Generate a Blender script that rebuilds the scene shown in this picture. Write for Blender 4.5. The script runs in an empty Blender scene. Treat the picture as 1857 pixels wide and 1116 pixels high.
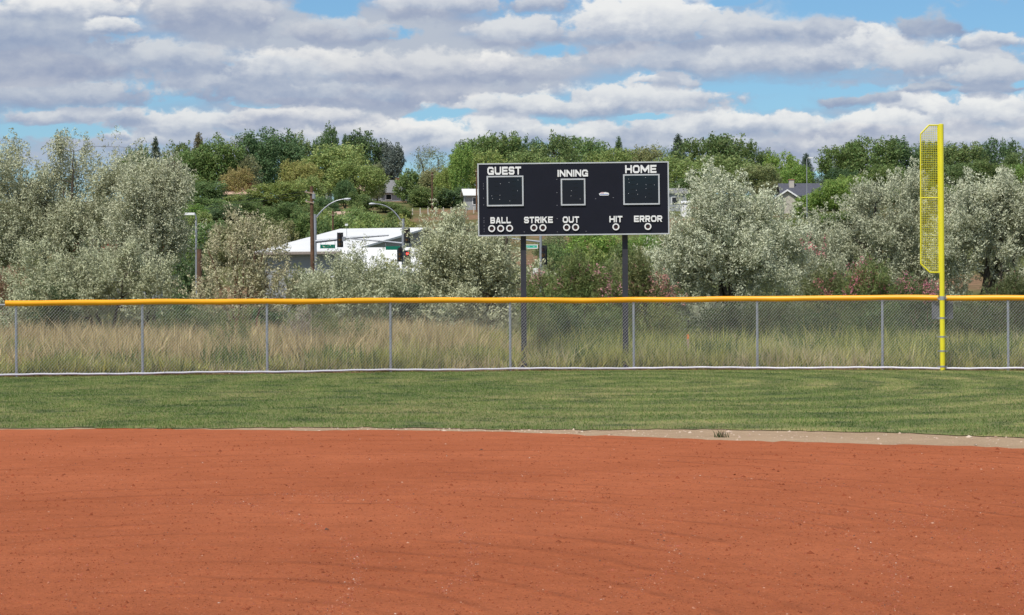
import bpy, math
import numpy as np
from mathutils import Vector, Matrix

scene = bpy.context.scene
COL = scene.collection
R = math.radians
F = 4446.0                      # focal length in photo pixels (photo is 1857 wide)
CAMH = 1.7
PITCH, ROLL = 0.00292, 0.0054
fwd = Vector((0, math.cos(PITCH), -math.sin(PITCH)))
rgt0 = Vector((1, 0, 0))
up0 = rgt0.cross(fwd)
rgt = rgt0 * math.cos(ROLL) - up0 * math.sin(ROLL)
upv = up0 * math.cos(ROLL) + rgt0 * math.sin(ROLL)

# ---------------------------------------------------------------- camera
cam = bpy.data.objects.new('camera', bpy.data.cameras.new('camera'))
COL.objects.link(cam)
cam.data.sensor_width = 36
cam.data.lens = F / 1857 * 36
cam.data.clip_start = 0.1
cam.data.clip_end = 20000
mw = Matrix((rgt, upv, -fwd)).transposed().to_4x4()
mw.translation = (0, 0, CAMH)
cam.matrix_world = mw
scene.camera = cam

# ---------------------------------------------------------------- sun
SUN_EL, SUN_X, SUN_Y = R(57), -0.50, -0.86      # direction towards the sun (behind the camera, to its left)
to_sun = Vector((SUN_X * math.cos(SUN_EL), SUN_Y * math.cos(SUN_EL), math.sin(SUN_EL))).normalized()
sun = bpy.data.objects.new('sun', bpy.data.lights.new('sun', 'SUN'))
COL.objects.link(sun)
sun.data.energy = 4.3
sun.data.angle = R(0.5)
sun.data.color = (1.0, 0.95, 0.87)
sun.rotation_euler = to_sun.to_track_quat('Z', 'Y').to_euler()
sun.location = (0, 0, 60)

# ---------------------------------------------------------------- colour management
scene.view_settings.view_transform = 'Standard'
scene.view_settings.look = 'None'
scene.view_settings.exposure = 0.0
scene.view_settings.gamma = 1.0
scene.view_settings.use_curve_mapping = False

def s2l(r, g, b):
    f = lambda c: c / 12.92 if c <= 0.04045 else ((c + 0.055) / 1.055) ** 2.4
    return (f(r / 255), f(g / 255), f(b / 255))

# ---------------------------------------------------------------- world: sky and clouds
world = bpy.data.worlds.new('World')
scene.world = world
world.use_nodes = True
wt = world.node_tree
wt.nodes.clear()
def wn(t, **kw):
    n = wt.nodes.new(t)
    for k, v in kw.items():
        setattr(n, k, v)
    return n
def wl(a, b):
    wt.links.new(a, b)
def wmath(op, a, b=None, c=None, clamp=False):
    n = wn('ShaderNodeMath', operation=op, use_clamp=clamp)
    for i, v in enumerate((a, b, c)):
        if v is None:
            continue
        if isinstance(v, (int, float)):
            n.inputs[i].default_value = v
        else:
            wl(v, n.inputs[i])
    return n.outputs[0]
def wmap(v, a, b, c, d, smooth=True):
    n = wn('ShaderNodeMapRange', interpolation_type='SMOOTHSTEP' if smooth else 'LINEAR', clamp=True)
    wl(v, n.inputs[0])
    for i, x in enumerate((a, b, c, d)):
        n.inputs[i + 1].default_value = x
    return n.outputs[0]
def wmix(fac, a, b):
    n = wn('ShaderNodeMix', data_type='RGBA')
    for s, v in ((n.inputs[0], fac), (n.inputs[6], a), (n.inputs[7], b)):
        if isinstance(v, (int, float)):
            s.default_value = v
        elif isinstance(v, tuple):
            s.default_value = (*v, 1)
        else:
            wl(v, s)
    return n.outputs[2]

sky = wn('ShaderNodeTexSky', sky_type='NISHITA')
sky.sun_disc = False
sky.sun_elevation = SUN_EL
sky.sun_rotation = math.atan2(SUN_X, SUN_Y)
sky.air_density = 1.0
sky.dust_density = 0.1
sky.ozone_density = 3.0
tc = wn('ShaderNodeTexCoord')
sep = wn('ShaderNodeSeparateXYZ')
wl(tc.outputs['Generated'], sep.inputs[0])
az = wmath('ARCTAN2', sep.outputs[0], sep.outputs[1])
el = wmath('ARCSINE', sep.outputs[2])
# u, v: azimuth and elevation in hundredths of a photo degree-like unit (100 px)
u = wmath('MULTIPLY', az, F / 100)
v = wmath('MULTIPLY', el, F / 100)
uv = wn('ShaderNodeCombineXYZ')
wl(u, uv.inputs[0]); wl(v, uv.inputs[1])
def wnoise(sx, sy, seed, detail=6, rough=0.55):
    m = wn('ShaderNodeVectorMath', operation='MULTIPLY_ADD')
    wl(uv.outputs[0], m.inputs[0])
    m.inputs[1].default_value = (sx, sy, 1)
    m.inputs[2].default_value = (seed * 3.7, seed * 1.3, seed * 7.1)
    n = wn('ShaderNodeTexNoise', noise_dimensions='3D')
    wl(m.outputs[0], n.inputs['Vector'])
    n.inputs['Scale'].default_value = 1
    n.inputs['Detail'].default_value = detail
    n.inputs['Roughness'].default_value = rough
    return n
warp = wnoise(1.0, 1.7, 1.0, 6, 0.6)
wsub = wn('ShaderNodeVectorMath', operation='SUBTRACT')
wl(warp.outputs['Color'], wsub.inputs[0]); wsub.inputs[1].default_value = (0.5, 0.5, 0.5)
wmad = wn('ShaderNodeVectorMath', operation='MULTIPLY_ADD')
wl(wsub.outputs[0], wmad.inputs[0])
wmad.inputs[1].default_value = (0.75, 0.5, 0)
wl(uv.outputs[0], wmad.inputs[2])
P = wmad.outputs[0]
nA = wmath('SUBTRACT', wnoise(2.2, 2.9, 2.0, 7, 0.62).outputs['Fac'], 0.5)     # edge detail
vm = wn('ShaderNodeVectorMath', operation='MULTIPLY')
wl(P, vm.inputs[0]); vm.inputs[1].default_value = (2.0, 2.7, 0)
vor = wn('ShaderNodeTexVoronoi', feature='SMOOTH_F1', voronoi_dimensions='2D', normalize=True)
vor.inputs['Scale'].default_value = 1; vor.inputs['Detail'].default_value = 2.5; vor.inputs['Roughness'].default_value = 0.55; vor.inputs['Smoothness'].default_value = 0.35
wl(vm.outputs[0], vor.inputs['Vector'])
bil = wmath('SUBTRACT', 0.38, vor.outputs['Distance'])      # billows
nA = wmath('MULTIPLY_ADD', bil, 0.85, nA)
nB = wmath('SUBTRACT', wnoise(1.5, 2.6, 5.0, 6, 0.57).outputs['Fac'], 0.5)     # shading detail
nC = wnoise(0.22, 0.9, 8.0, 6, 0.5).outputs['Fac']                             # streaky deck
nAB = wmath('MULTIPLY_ADD', bil, 0.8, wmath('MULTIPLY', nB, 1.2))
LAV, PALE, WHITE, DARK = s2l(153, 169, 198), s2l(183, 192, 206), s2l(236, 235, 232), s2l(138, 153, 184)
col = wmix(wmap(nC, 0.38, 0.62, 0, 1), LAV, PALE)
deck = wmap(nC, 0.37, 0.56, 0.12, 1)
# openings of blue in the deck
def blob(cx, cy, rx, ry, k, soft=0.55, after=None):
    m = wn('ShaderNodeVectorMath', operation='MULTIPLY_ADD')
    wl(P, m.inputs[0])
    if after is not None:      # ties this cloud to the one behind it, so the clouds are worked out one after another
        seq = wn('ShaderNodeVectorMath', operation='MULTIPLY_ADD')
        wl(after, seq.inputs[0]); seq.inputs[1].default_value = (0, 0, 0)
    c = ((cx - 928) / 100, (545 - cy) / 100)
    inv = (100 / rx, 100 / ry)
    m.inputs[1].default_value = (inv[0], inv[1], 0)
    add = (-c[0] * inv[0], -c[1] * inv[1], 0)
    if after is not None:
        seq.inputs[2].default_value = add; wl(seq.outputs[0], m.inputs[2])
    else:
        m.inputs[2].default_value = add
    ln = wn('ShaderNodeVectorMath', operation='LENGTH')
    wl(m.outputs[0], ln.inputs[0])
    d = wmath('MULTIPLY_ADD', nA, k, wmath('SUBTRACT', 1.0, ln.outputs['Value']))
    return m, wmap(d, 0.0, soft, 0, 1)
holes = [(605, 10, 85, 40), (1560, 25, 330, 42), (1790, 55, 130, 45), (1330, 168, 170, 17), (1530, 172, 120, 16), (800, 207, 80, 16),
         (130, 238, 170, 16), (40, 245, 70, 14), (1000, 92, 70, 16), (1160, 214, 70, 10), (1420, 190, 90, 14), (1840, 170, 60, 16), (1500, 330, 60, 22), (1690, 28, 120, 26),
         (700, 60, 60, 14), (470, 190, 60, 8)]
for h in holes:
    _, a = blob(*h, 1.2, 0.6, after=deck)
    deck = wmath('MULTIPLY', deck, wmath('SUBTRACT', 1.0, a))
alpha = deck
puffs = [  # cx, cy, rx, ry, brightness : far (low) to near (high)
    (1780, 262, 180, 26, .55), (1560, 262, 200, 24, .55), (1350, 268, 190, 22, .5), (1180, 262, 170, 24, .55), (620, 252, 200, 20, .45), (330, 252, 170, 18, .5),
    (905, 240, 90, 46, 1.0), (790, 254, 120, 34, .85), (700, 236, 110, 22, .7), (1075, 246, 120, 22, .65), (1250, 232, 150, 26, .7),
    (1640, 208, 75, 34, 1.0), (1590, 240, 150, 26, .75), (1780, 218, 130, 32, .85), (1420, 232, 120, 26, .75),
    (380, 226, 230, 20, .6), (150, 216, 170, 15, .5), (215, 243, 28, 8, 1.0), (560, 214, 160, 16, .6),
    (640, 168, 320, 28, .55), (420, 150, 190, 28, .6), (110, 176, 200, 28, .5), (1150, 186, 215, 27, .85), (960, 196, 190, 18, .6),
    (1215, 150, 85, 12, 1.0), (1560, 186, 90, 14, .25), (1680, 172, 60, 12, .25), (1790, 172, 80, 14, .35),
    (560, 126, 190, 28, .85), (800, 128, 280, 30, .6), (890, 118, 50, 20, .95), (290, 112, 170, 34, .5), (90, 110, 170, 50, .35),
    (1350, 112, 290, 34, .75), (1560, 100, 150, 40, .95), (1720, 124, 160, 32, .65), (1810, 148, 130, 22, .6),
    (1180, 52, 180, 48, 1.0), (1380, 60, 190, 34, .6), (1700, 56, 85, 30, .2), (1780, 92, 90, 14, .8),
    (400, 22, 150, 44, .6), (610, 58, 120, 24, .45), (800, 10, 140, 30, .7), (960, 60, 110, 26, .7), (70, 55, 200, 50, .35), (130, 22, 150, 20, 1.0), (215, 52, 60, 12, .9), (980, 12, 60, 12, .5)]
for cx, cy, rx, ry, br in puffs:
    if cy > 195: br = min(1, br + .22)
    m, a = blob(cx, cy, rx * 0.98, ry * 1.42, 1.0, 0.36, after=col)
    sp = wn('ShaderNodeSeparateXYZ'); wl(m.outputs[0], sp.inputs[0])
    h = wmath('MULTIPLY_ADD', nAB, 1.0, sp.outputs[1])
    t = wmap(h, -0.7, 0.75, 0, 1)
    top = tuple(PALE[i] * 0.95 + (WHITE[i] * 1.08 - PALE[i] * 0.95) * br ** 1.15 for i in range(3))
    base = tuple(DARK[i] + (PALE[i] - DARK[i]) * (0.25 * br) for i in range(3))
    c = wmix(t, base, top)
    a2 = wmath('MULTIPLY', wmath('MULTIPLY', a, wmap(sp.outputs[1], -0.95, -0.25, 0.25, 1)), 0.94)
    col = wmix(a2, col, c)
    alpha = wmath('MAXIMUM', alpha, a2)
for h in [(600, 8, 70, 26), (1330, 4, 60, 12), (1560, 22, 210, 26), (1790, 45, 110, 34), (1370, 166, 110, 11), (1545, 170, 90, 10), (800, 206, 70, 11), (130, 236, 120, 10), (1170, 213, 60, 7), (1005, 96, 40, 12), (1850, 168, 40, 10), (1420, 192, 60, 8), (1480, 318, 30, 10)]:
    _, a = blob(*h, 0.8, 0.5, after=alpha)
    alpha = wmath('MULTIPLY', alpha, wmath('SUBTRACT', 1.0, a))
# real clouds only above the horizon
alpha = wmath('MULTIPLY', alpha, wmap(v, -0.1, 0.1, 0, 1))
bgS = wn('ShaderNodeBackground'); bgC = wn('ShaderNodeBackground')
tint = wn('ShaderNodeMix', data_type='RGBA', blend_type='MULTIPLY')
tint.inputs[0].default_value = 1
wl(sky.outputs[0], tint.inputs[6]); tint.inputs[7].default_value = (0.62, 0.86, 1.05, 1)
wl(tint.outputs[2], bgS.inputs[0]); bgS.inputs[1].default_value = 0.10
wl(col, bgC.inputs[0]); bgC.inputs[1].default_value = 1.0
mixS = wn('ShaderNodeMixShader'); outW = wn('ShaderNodeOutputWorld')
wl(alpha, mixS.inputs[0]); wl(bgS.outputs[0], mixS.inputs[1]); wl(bgC.outputs[0], mixS.inputs[2])
wl(mixS.outputs[0], outW.inputs[0])
world.cycles.sampling_method = 'MANUAL'
world.cycles.sample_map_resolution = 1024

# ---------------------------------------------------------------- helpers
def at(px, py, d):
    """The point at depth d (metres along y) seen at photo pixel px, py."""
    r = rgt * ((px - 928.5) / F) + upv * ((558 - py) / F) + fwd
    return Vector((0, 0, CAMH)) + r * (d / r.y)
def on_ground(px, py):
    r = rgt * ((px - 928.5) / F) + upv * ((558 - py) / F) + fwd
    return Vector((0, 0, CAMH)) + r * (-CAMH / r.z)
def X(px, d):
    return (px - 928.5) / F * d
HD = [0, 250, 300, 350, 400, 450, 500, 600, 700, 1200, 6000]
HZ = [0, 0, 5, 11, 16.3, 19.5, 22, 26, 28, 28, 10]
def H(y):
    return float(np.interp(y, HD, HZ))

class MB:
    def __init__(s):
        s.v, s.f = [], []
    def add(s, vs, fs):
        o = len(s.v)
        s.v += [tuple(p) for p in vs]
        s.f += [tuple(i + o for i in f) for f in fs]
        return s
    def box(s, c, size, rot=None):
        c = Vector(c); h = Vector(size) / 2
        vs = []
        for x in (-1, 1):
            for y in (-1, 1):
                for z in (-1, 1):
                    p = Vector((x * h.x, y * h.y, z * h.z))
                    vs.append(c + (rot @ p if rot else p))
        return s.add(vs, [(0, 1, 3, 2), (4, 6, 7, 5), (0, 4, 5, 1), (2, 3, 7, 6), (0, 2, 6, 4), (1, 5, 7, 3)])
    def tube(s, pts, rad, n=8, caps=True):
        pts = [Vector(p) for p in pts]
        if not hasattr(rad, '__len__'):
            rad = [rad] * len(pts)
        vs, fs = [], []
        ref = None
        for i, p in enumerate(pts):
            a = pts[max(i - 1, 0)]; b = pts[min(i + 1, len(pts) - 1)]
            t = (b - a).normalized()
            if ref is None:
                ref = t.orthogonal().normalized()
            ref = (ref - t * ref.dot(t)).normalized()
            bi = t.cross(ref)
            for k in range(n):
                an = 2 * math.pi * k / n
                vs.append(p + (ref * math.cos(an) + bi * math.sin(an)) * rad[i])
        for i in range(len(pts) - 1):
            for k in range(n):
                k2 = (k + 1) % n
                fs.append((i * n + k, i * n + k2, (i + 1) * n + k2, (i + 1) * n + k))
        if caps:
            fs.append(tuple(range(n - 1, -1, -1)))
            fs.append(tuple(range((len(pts) - 1) * n, len(pts) * n)))
        return s.add(vs, fs)
    def prism(s, poly, y0, y1):
        """poly: (x, z) corners, extruded along y"""
        n = len(poly)
        vs = [(x, y0, z) for x, z in poly] + [(x, y1, z) for x, z in poly]
        fs = [tuple(range(n)), tuple(range(2 * n - 1, n - 1, -1))]
        fs += [(i, i + n, (i + 1) % n + n, (i + 1) % n) for i in range(n)]
        return s.add(vs, fs)
    def disc_y(s, c, r0, r1, y0, y1, n=24):
        """a ring (or a disc when r0 == 0) facing -y, thickness y0..y1"""
        cx, cz = c
        if r0 == 0:
            return s.prism([(cx + r1 * math.cos(2 * math.pi * k / n), cz + r1 * math.sin(2 * math.pi * k / n)) for k in range(n)], y0, y1)
        vs, fs = [], []
        for k in range(n):
            a = 2 * math.pi * k / n
            for r, y in ((r0, y0), (r1, y0), (r1, y1), (r0, y1)):
                vs.append((cx + r * math.cos(a), y, cz + r * math.sin(a)))
        for k in range(n):
            k2 = (k + 1) % n
            for j in range(4):
                fs.append((k * 4 + j, k * 4 + (j + 1) % 4, k2 * 4 + (j + 1) % 4, k2 * 4 + j))
        return s.add(vs, fs)
    def mesh(s, name, mat, smooth=False):
        me = bpy.data.meshes.new(name)
        me.from_pydata(s.v, [], s.f)
        me.update()
        # consistent outward normals
        import bmesh
        bm = bmesh.new(); bm.from_mesh(me)
        bmesh.ops.recalc_face_normals(bm, faces=bm.faces)
        bm.to_mesh(me); bm.free()
        if smooth:
            me.polygons.foreach_set('use_smooth', [True] * len(me.polygons))
            me.set_sharp_from_angle(angle=R(40))
        if mat:
            me.materials.append(mat)
        return me
    def build(s, name, mat, parent=None, smooth=False):
        return link(name, s.mesh(name, mat, smooth), parent)

def link(name, data, parent=None, loc=None):
    o = bpy.data.objects.new(name, data)
    COL.objects.link(o)
    if parent:
        o.parent = parent
    if loc is not None:
        o.location = loc
    return o
def tag(o, label=None, cat=None, group=None, kind=None):
    for k, val in (('label', label), ('category', cat), ('group', group), ('kind', kind)):
        if val:
            o[k] = val
    return o
def empty(name, loc, label, cat, group=None, rz=0.0):
    o = link(name, None, None, loc)
    o.rotation_euler.z = rz
    o.empty_display_size = 0.3
    return tag(o, label, cat, group)
def copy_tree(o, parent=None):
    c = o.copy(); COL.objects.link(c)
    if parent:
        c.parent = parent
    for ch in list(o.children):
        copy_tree(ch, c)
    return c

# ---------------------------------------------------------------- materials
def mat(name):
    m = bpy.data.materials.new(name)
    m.use_nodes = True
    nt = m.node_tree
    return m, nt, nt.nodes['Principled BSDF']
def nd(nt, t, **kw):
    n = nt.nodes.new(t)
    for k, val in kw.items():
        setattr(n, k, val)
    return n
def simple(name, color, rough=0.6, metal=0.0, var=0.12, scale=6.0, spec=0.5, bump=0.0):
    m, nt, p = mat(name)
    tcn = nd(nt, 'ShaderNodeTexCoord')
    nz = nd(nt, 'ShaderNodeTexNoise'); nz.inputs['Scale'].default_value = scale; nz.inputs['Detail'].default_value = 5
    nt.links.new(tcn.outputs['Object'], nz.inputs['Vector'])
    rp = nd(nt, 'ShaderNodeValToRGB')
    rp.color_ramp.elements[0].position = 0.3; rp.color_ramp.elements[1].position = 0.7
    rp.color_ramp.elements[0].color = (*[c * (1 - var) for c in color], 1)
    rp.color_ramp.elements[1].color = (*[min(1, c * (1 + var)) for c in color], 1)
    nt.links.new(nz.outputs['Fac'], rp.inputs[0]); nt.links.new(rp.outputs[0], p.inputs['Base Color'])
    p.inputs['Roughness'].default_value = rough; p.inputs['Metallic'].default_value = metal
    p.inputs['Specular IOR Level'].default_value = spec
    if bump:
        b = nd(nt, 'ShaderNodeBump'); b.inputs['Strength'].default_value = bump; b.inputs['Distance'].default_value = 0.02
        nt.links.new(nz.outputs['Fac'], b.inputs['Height']); nt.links.new(b.outputs[0], p.inputs['Normal'])
    return m
def emit(name, color, strength):
    m, nt, p = mat(name)
    p.inputs['Base Color'].default_value = (*color, 1)
    p.inputs['Emission Color'].default_value = (*color, 1)
    p.inputs['Emission Strength'].default_value = strength
    return m
def foliage(name, transl=0.35, lo=0.62, hi=1.35, rough=0.6, hue=0.03):
    """Leaves: the object's own colour, varied leaf by leaf."""
    m, nt, p = mat(name)
    nt.nodes.remove(p)
    oi = nd(nt, 'ShaderNodeObjectInfo'); ge = nd(nt, 'ShaderNodeNewGeometry')
    hsv = nd(nt, 'ShaderNodeHueSaturation')
    mr = nd(nt, 'ShaderNodeMapRange'); mr.inputs[3].default_value = lo; mr.inputs[4].default_value = hi
    mh = nd(nt, 'ShaderNodeMapRange'); mh.inputs[3].default_value = 0.5 - hue; mh.inputs[4].default_value = 0.5 + hue
    mm = nd(nt, 'ShaderNodeMath', operation='MULTIPLY'); mm.inputs[1].default_value = 7.31
    fr = nd(nt, 'ShaderNodeMath', operation='FRACT')
    L = nt.links.new
    L(ge.outputs['Random Per Island'], mr.inputs[0]); L(ge.outputs['Random Per Island'], mm.inputs[0]); L(mm.outputs[0], fr.inputs[0]); L(fr.outputs[0], mh.inputs[0])
    L(oi.outputs['Color'], hsv.inputs['Color']); L(mr.outputs[0], hsv.inputs['Value']); L(mh.outputs[0], hsv.inputs['Hue'])
    pr = nd(nt, 'ShaderNodeBsdfPrincipled'); pr.inputs['Roughness'].default_value = rough; pr.inputs['Specular IOR Level'].default_value = 0.3
    tr = nd(nt, 'ShaderNodeBsdfTranslucent')
    L(hsv.outputs[0], pr.inputs['Base Color']); L(hsv.outputs[0], tr.inputs['Color'])
    mx = nd(nt, 'ShaderNodeMixShader'); mx.inputs[0].default_value = transl
    L(pr.outputs[0], mx.inputs[1]); L(tr.outputs[0], mx.inputs[2])
    L(mx.outputs[0], nt.nodes['Material Output'].inputs['Surface'])
    return m

M = {}
M['bark'] = simple('bark', (0.075, 0.06, 0.045), 0.9, var=0.4, scale=12)
M['twig'] = simple('red_brown_twigs', (0.16, 0.085, 0.055), 0.9, var=0.3, scale=12)
M['leaf'] = foliage('leaves', 0.35, 0.74, 1.24)
M['olive_leaf'] = foliage('silvery_leaves', 0.2, 0.70, 1.28, 0.65, 0.02)
M['blossom'] = foliage('pink_blossom', 0.3, 0.7, 1.3, 0.8, 0.02)
M['galv'] = simple('galvanised_steel', (0.33, 0.35, 0.39), 0.5, 0.3, 0.15, 9)
M['wire'] = simple('galvanised_wire', (0.58, 0.58, 0.58), 0.5, 0.1, 0.1, 3)
M['white_rail'] = simple('white_bottom_pipe', (0.62, 0.63, 0.67), 0.45, 0.0, 0.08, 4)
M['cap'] = simple('yellow_plastic_guard', (0.93, 0.40, 0.005), 0.45, 0.0, 0.10, 1.3)
M['pole_yellow'] = simple('yellow_pole_paint', (0.78, 0.70, 0.03), 0.35, 0.0, 0.05, 3)
M['black_panel'] = simple('navy_black_scoreboard_paint', s2l(22, 24, 37), 0.6, 0.0, 0.10, 2.5, spec=0.25)
M['trim'] = simple('grey_white_aluminium_trim', (0.62, 0.64, 0.66), 0.4, 0.3, 0.08, 5)
M['white'] = simple('white_lettering', (0.86, 0.86, 0.86), 0.55, 0.0, 0.03, 5)
M['post_dark'] = simple('dark_painted_steel', s2l(52, 52, 60), 0.55, 0.0, 0.12, 4)
M['lens'] = simple('dark_red_lens', (0.035, 0.012, 0.012), 0.25, 0.0, 0.2, 20)
M['wood_pole'] = simple('weathered_brown_pole', (0.125, 0.068, 0.04), 0.9, 0.0, 0.35, 3)
M['stake'] = simple('grey_wooden_stake', (0.36, 0.27, 0.2), 0.9, 0.0, 0.2, 8)
M['orange'] = simple('orange_stake_paint', (0.75, 0.22, 0.05), 0.6)
M['signal_pole'] = simple('grey_signal_pole', (0.34, 0.36, 0.39), 0.45, 0.3, 0.08, 2)
M['sign_green'] = simple('green_street_sign', (0.0, 0.16, 0.10), 0.4, 0.0, 0.04, 3)
M['sign_teal'] = simple('bright_green_street_sign', (0.02, 0.42, 0.28), 0.4, 0.0, 0.04, 3)
M['signal_black'] = simple('black_signal_housing', (0.015, 0.017, 0.02), 0.5)
M['signal_amber'] = simple('dark_amber_signal_lens', (0.10, 0.05, 0.01), 0.3)
M['red_lamp'] = emit('lit_red_signal', (1.0, 0.02, 0.03), 1.2)
M['white_roof'] = simple('white_metal_roof', (0.72, 0.72, 0.70), 0.5, 0.0, 0.04, 0.4)
M['grey_wall'] = simple('grey_metal_siding', (0.30, 0.31, 0.31), 0.7, 0.0, 0.06, 1)
M['fascia'] = simple('tan_eave_fascia', (0.25, 0.21, 0.18), 0.7)
M['red_paint'] = simple('red_canopy_paint', (0.50, 0.02, 0.025), 0.5)
M['shingle'] = simple('grey_roof_shingles', (0.20, 0.20, 0.20), 0.9, 0.0, 0.15, 3, bump=0.3)
M['shingle_dark'] = simple('dark_slate_shingles', (0.075, 0.078, 0.10), 0.9, 0.0, 0.15, 3, bump=0.3)
M['tan_roof'] = simple('tan_shingles', (0.48, 0.33, 0.25), 0.9, 0.0, 0.12, 3)
M['beige'] = simple('beige_wall', (0.50, 0.46, 0.40), 0.8, 0.0, 0.06, 1)
M['house_grey'] = simple('grey_house_wall', (0.34, 0.36, 0.37), 0.8, 0.0, 0.05, 1)
M['blue_wall'] = simple('light_blue_wall', (0.40, 0.56, 0.68), 0.8, 0.0, 0.05, 1)
M['brick'] = simple('red_brick', (0.36, 0.15, 0.10), 0.9, 0.0, 0.2, 8)
M['glass'] = simple('dark_window_glass', (0.02, 0.022, 0.025), 0.1)

# ================================================================ SETTING
rng = np.random.default_rng(7)

def fast_mesh(name, verts, faces_n, material):
    """verts: (n*k, 3) array, every face owns its own k vertices"""
    k = faces_n
    n = len(verts) // k
    me = bpy.data.meshes.new(name)
    me.vertices.add(n * k); me.vertices.foreach_set('co', np.asarray(verts, np.float32).ravel())
    me.loops.add(n * k); me.loops.foreach_set('vertex_index', np.arange(n * k, dtype=np.int32))
    me.polygons.add(n)
    me.polygons.foreach_set('loop_start', np.arange(0, n * k, k, dtype=np.int32))
    me.update(calc_edges=True)
    me.validate()
    me.materials.append(material)
    return me

# ---- terrain, one sheet to the horizon
ys = np.concatenate([np.arange(-40, 240, 20), np.arange(240, 720, 12), [760, 850, 1000, 1300, 2000, 3500, 6000]]).astype(float)
xs = np.concatenate([[-6000, -2500, -1000, -500], np.arange(-320, 321, 16), [500, 1000, 2500, 6000]]).astype(float)
GX, GY = np.meshgrid(xs, ys)
GZ = np.interp(GY, HD, HZ)
GZ += np.where(GY > 262, 0.5 * np.sin(GX * 0.11) * np.sin(GY * 0.07), 0)
mb = MB()
nx = len(xs)
mb.v = [tuple(p) for p in np.stack([GX.ravel(), GY.ravel(), GZ.ravel()], 1)]
mb.f = [(j * nx + i, j * nx + i + 1, (j + 1) * nx + i + 1, (j + 1) * nx + i) for j in range(len(ys) - 1) for i in range(nx - 1)]
m, nt, p = mat('dry_hillside_earth')
L = nt.links.new
tcn = nd(nt, 'ShaderNodeTexCoord')
n1 = nd(nt, 'ShaderNodeTexNoise'); n1.inputs['Scale'].default_value = 0.05; n1.inputs['Detail'].default_value = 8
n2 = nd(nt, 'ShaderNodeTexNoise'); n2.inputs['Scale'].default_value = 0.9; n2.inputs['Detail'].default_value = 8
L(tcn.outputs['Object'], n1.inputs['Vector']); L(tcn.outputs['Object'], n2.inputs['Vector'])
r1 = nd(nt, 'ShaderNodeValToRGB'); r2 = nd(nt, 'ShaderNodeValToRGB')
r1.color_ramp.elements[0].position = .47; r1.color_ramp.elements[1].position = .62
r1.color_ramp.elements[0].color = (0.12, 0.135, 0.05, 1); r1.color_ramp.elements[1].color = (0.25, 0.155, 0.10, 1)
r2.color_ramp.elements[0].position = .3; r2.color_ramp.elements[1].position = .75
r2.color_ramp.elements[0].color = (0.55, 0.6, 0.5, 1); r2.color_ramp.elements[1].color = (1.15, 1.1, 1.05, 1)
mx = nd(nt, 'ShaderNodeMix', data_type='RGBA', blend_type='MULTIPLY'); mx.inputs[0].default_value = 1
L(n1.outputs['Fac'], r1.inputs[0]); L(n2.outputs['Fac'], r2.inputs[0]); L(r1.outputs[0], mx.inputs[6]); L(r2.outputs[0], mx.inputs[7]); L(mx.outputs[2], p.inputs['Base Color'])
p.inputs['Roughness'].default_value = 1; p.inputs['Specular IOR Level'].default_value = 0.1
tag(mb.build('ground', m), kind='structure')

# ---- the fence line: an arc, given as depth against photo column
FPX = [-250, 0, 258, 484, 708, 925, 1149, 1373, 1600, 1828, 2100]
FD = [55.0, 56.1, 56.9, 57.6, 58.5, 58.9, 59.1, 58.8, 58.1, 57.1, 55.8]
def fence_d(px):
    return float(np.interp(px, FPX, FD))
def fence_d_at_x(x):
    q = np.array([X(a, b) for a, b in zip(FPX, FD)])
    return np.interp(x, q, FD)

def edge(pts, jit, step=0.12, seed=1):
    rr = np.random.default_rng(seed)
    q = [Vector((-19, 33.5, 0))] + [on_ground(a, b) for a, b in pts] + [Vector((19, 14, 0))]
    qx = np.array([c.x for c in q]); qy = np.array([c.y for c in q])
    xx = np.arange(qx.min(), qx.max(), step)
    yy = np.interp(xx, qx, qy)
    n = rr.normal(0, jit, len(xx)); n2 = np.convolve(rr.normal(0, jit * 4, len(xx)), np.ones(9) / 9, 'same')
    return xx, yy + n + n2
TURF_E = [(-400, 783), (0, 779), (250, 777.5), (400, 778), (480, 776.5), (700, 778), (1000, 780), (1140, 781), (1300, 782), (1460, 784), (1600, 786), (1720, 790), (1857, 796), (2300, 822)]
DIRT_E = [(-400, 784), (0, 780.5), (250, 779), (450, 780), (700, 781.5), (900, 785), (1140, 793), (1300, 799), (1500, 805), (1640, 809), (1857, 815), (2300, 835)]
tx, ty = edge(TURF_E, 0.07, seed=3)
dx, dy = edge(DIRT_E, 0.06, seed=4)
def strip(name, xa, ya, xb, yb, z, material):
    mbs = MB()
    n = len(xa)
    for i in range(n - 1):
        mbs.add([(xa[i], ya[i], z), (xa[i + 1], ya[i + 1], z), (xb[i + 1], yb[i + 1], z), (xb[i], yb[i], z)], [(0, 1, 2, 3)])
    o = mbs.build(name, material)
    return tag(o, kind='structure')

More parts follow.
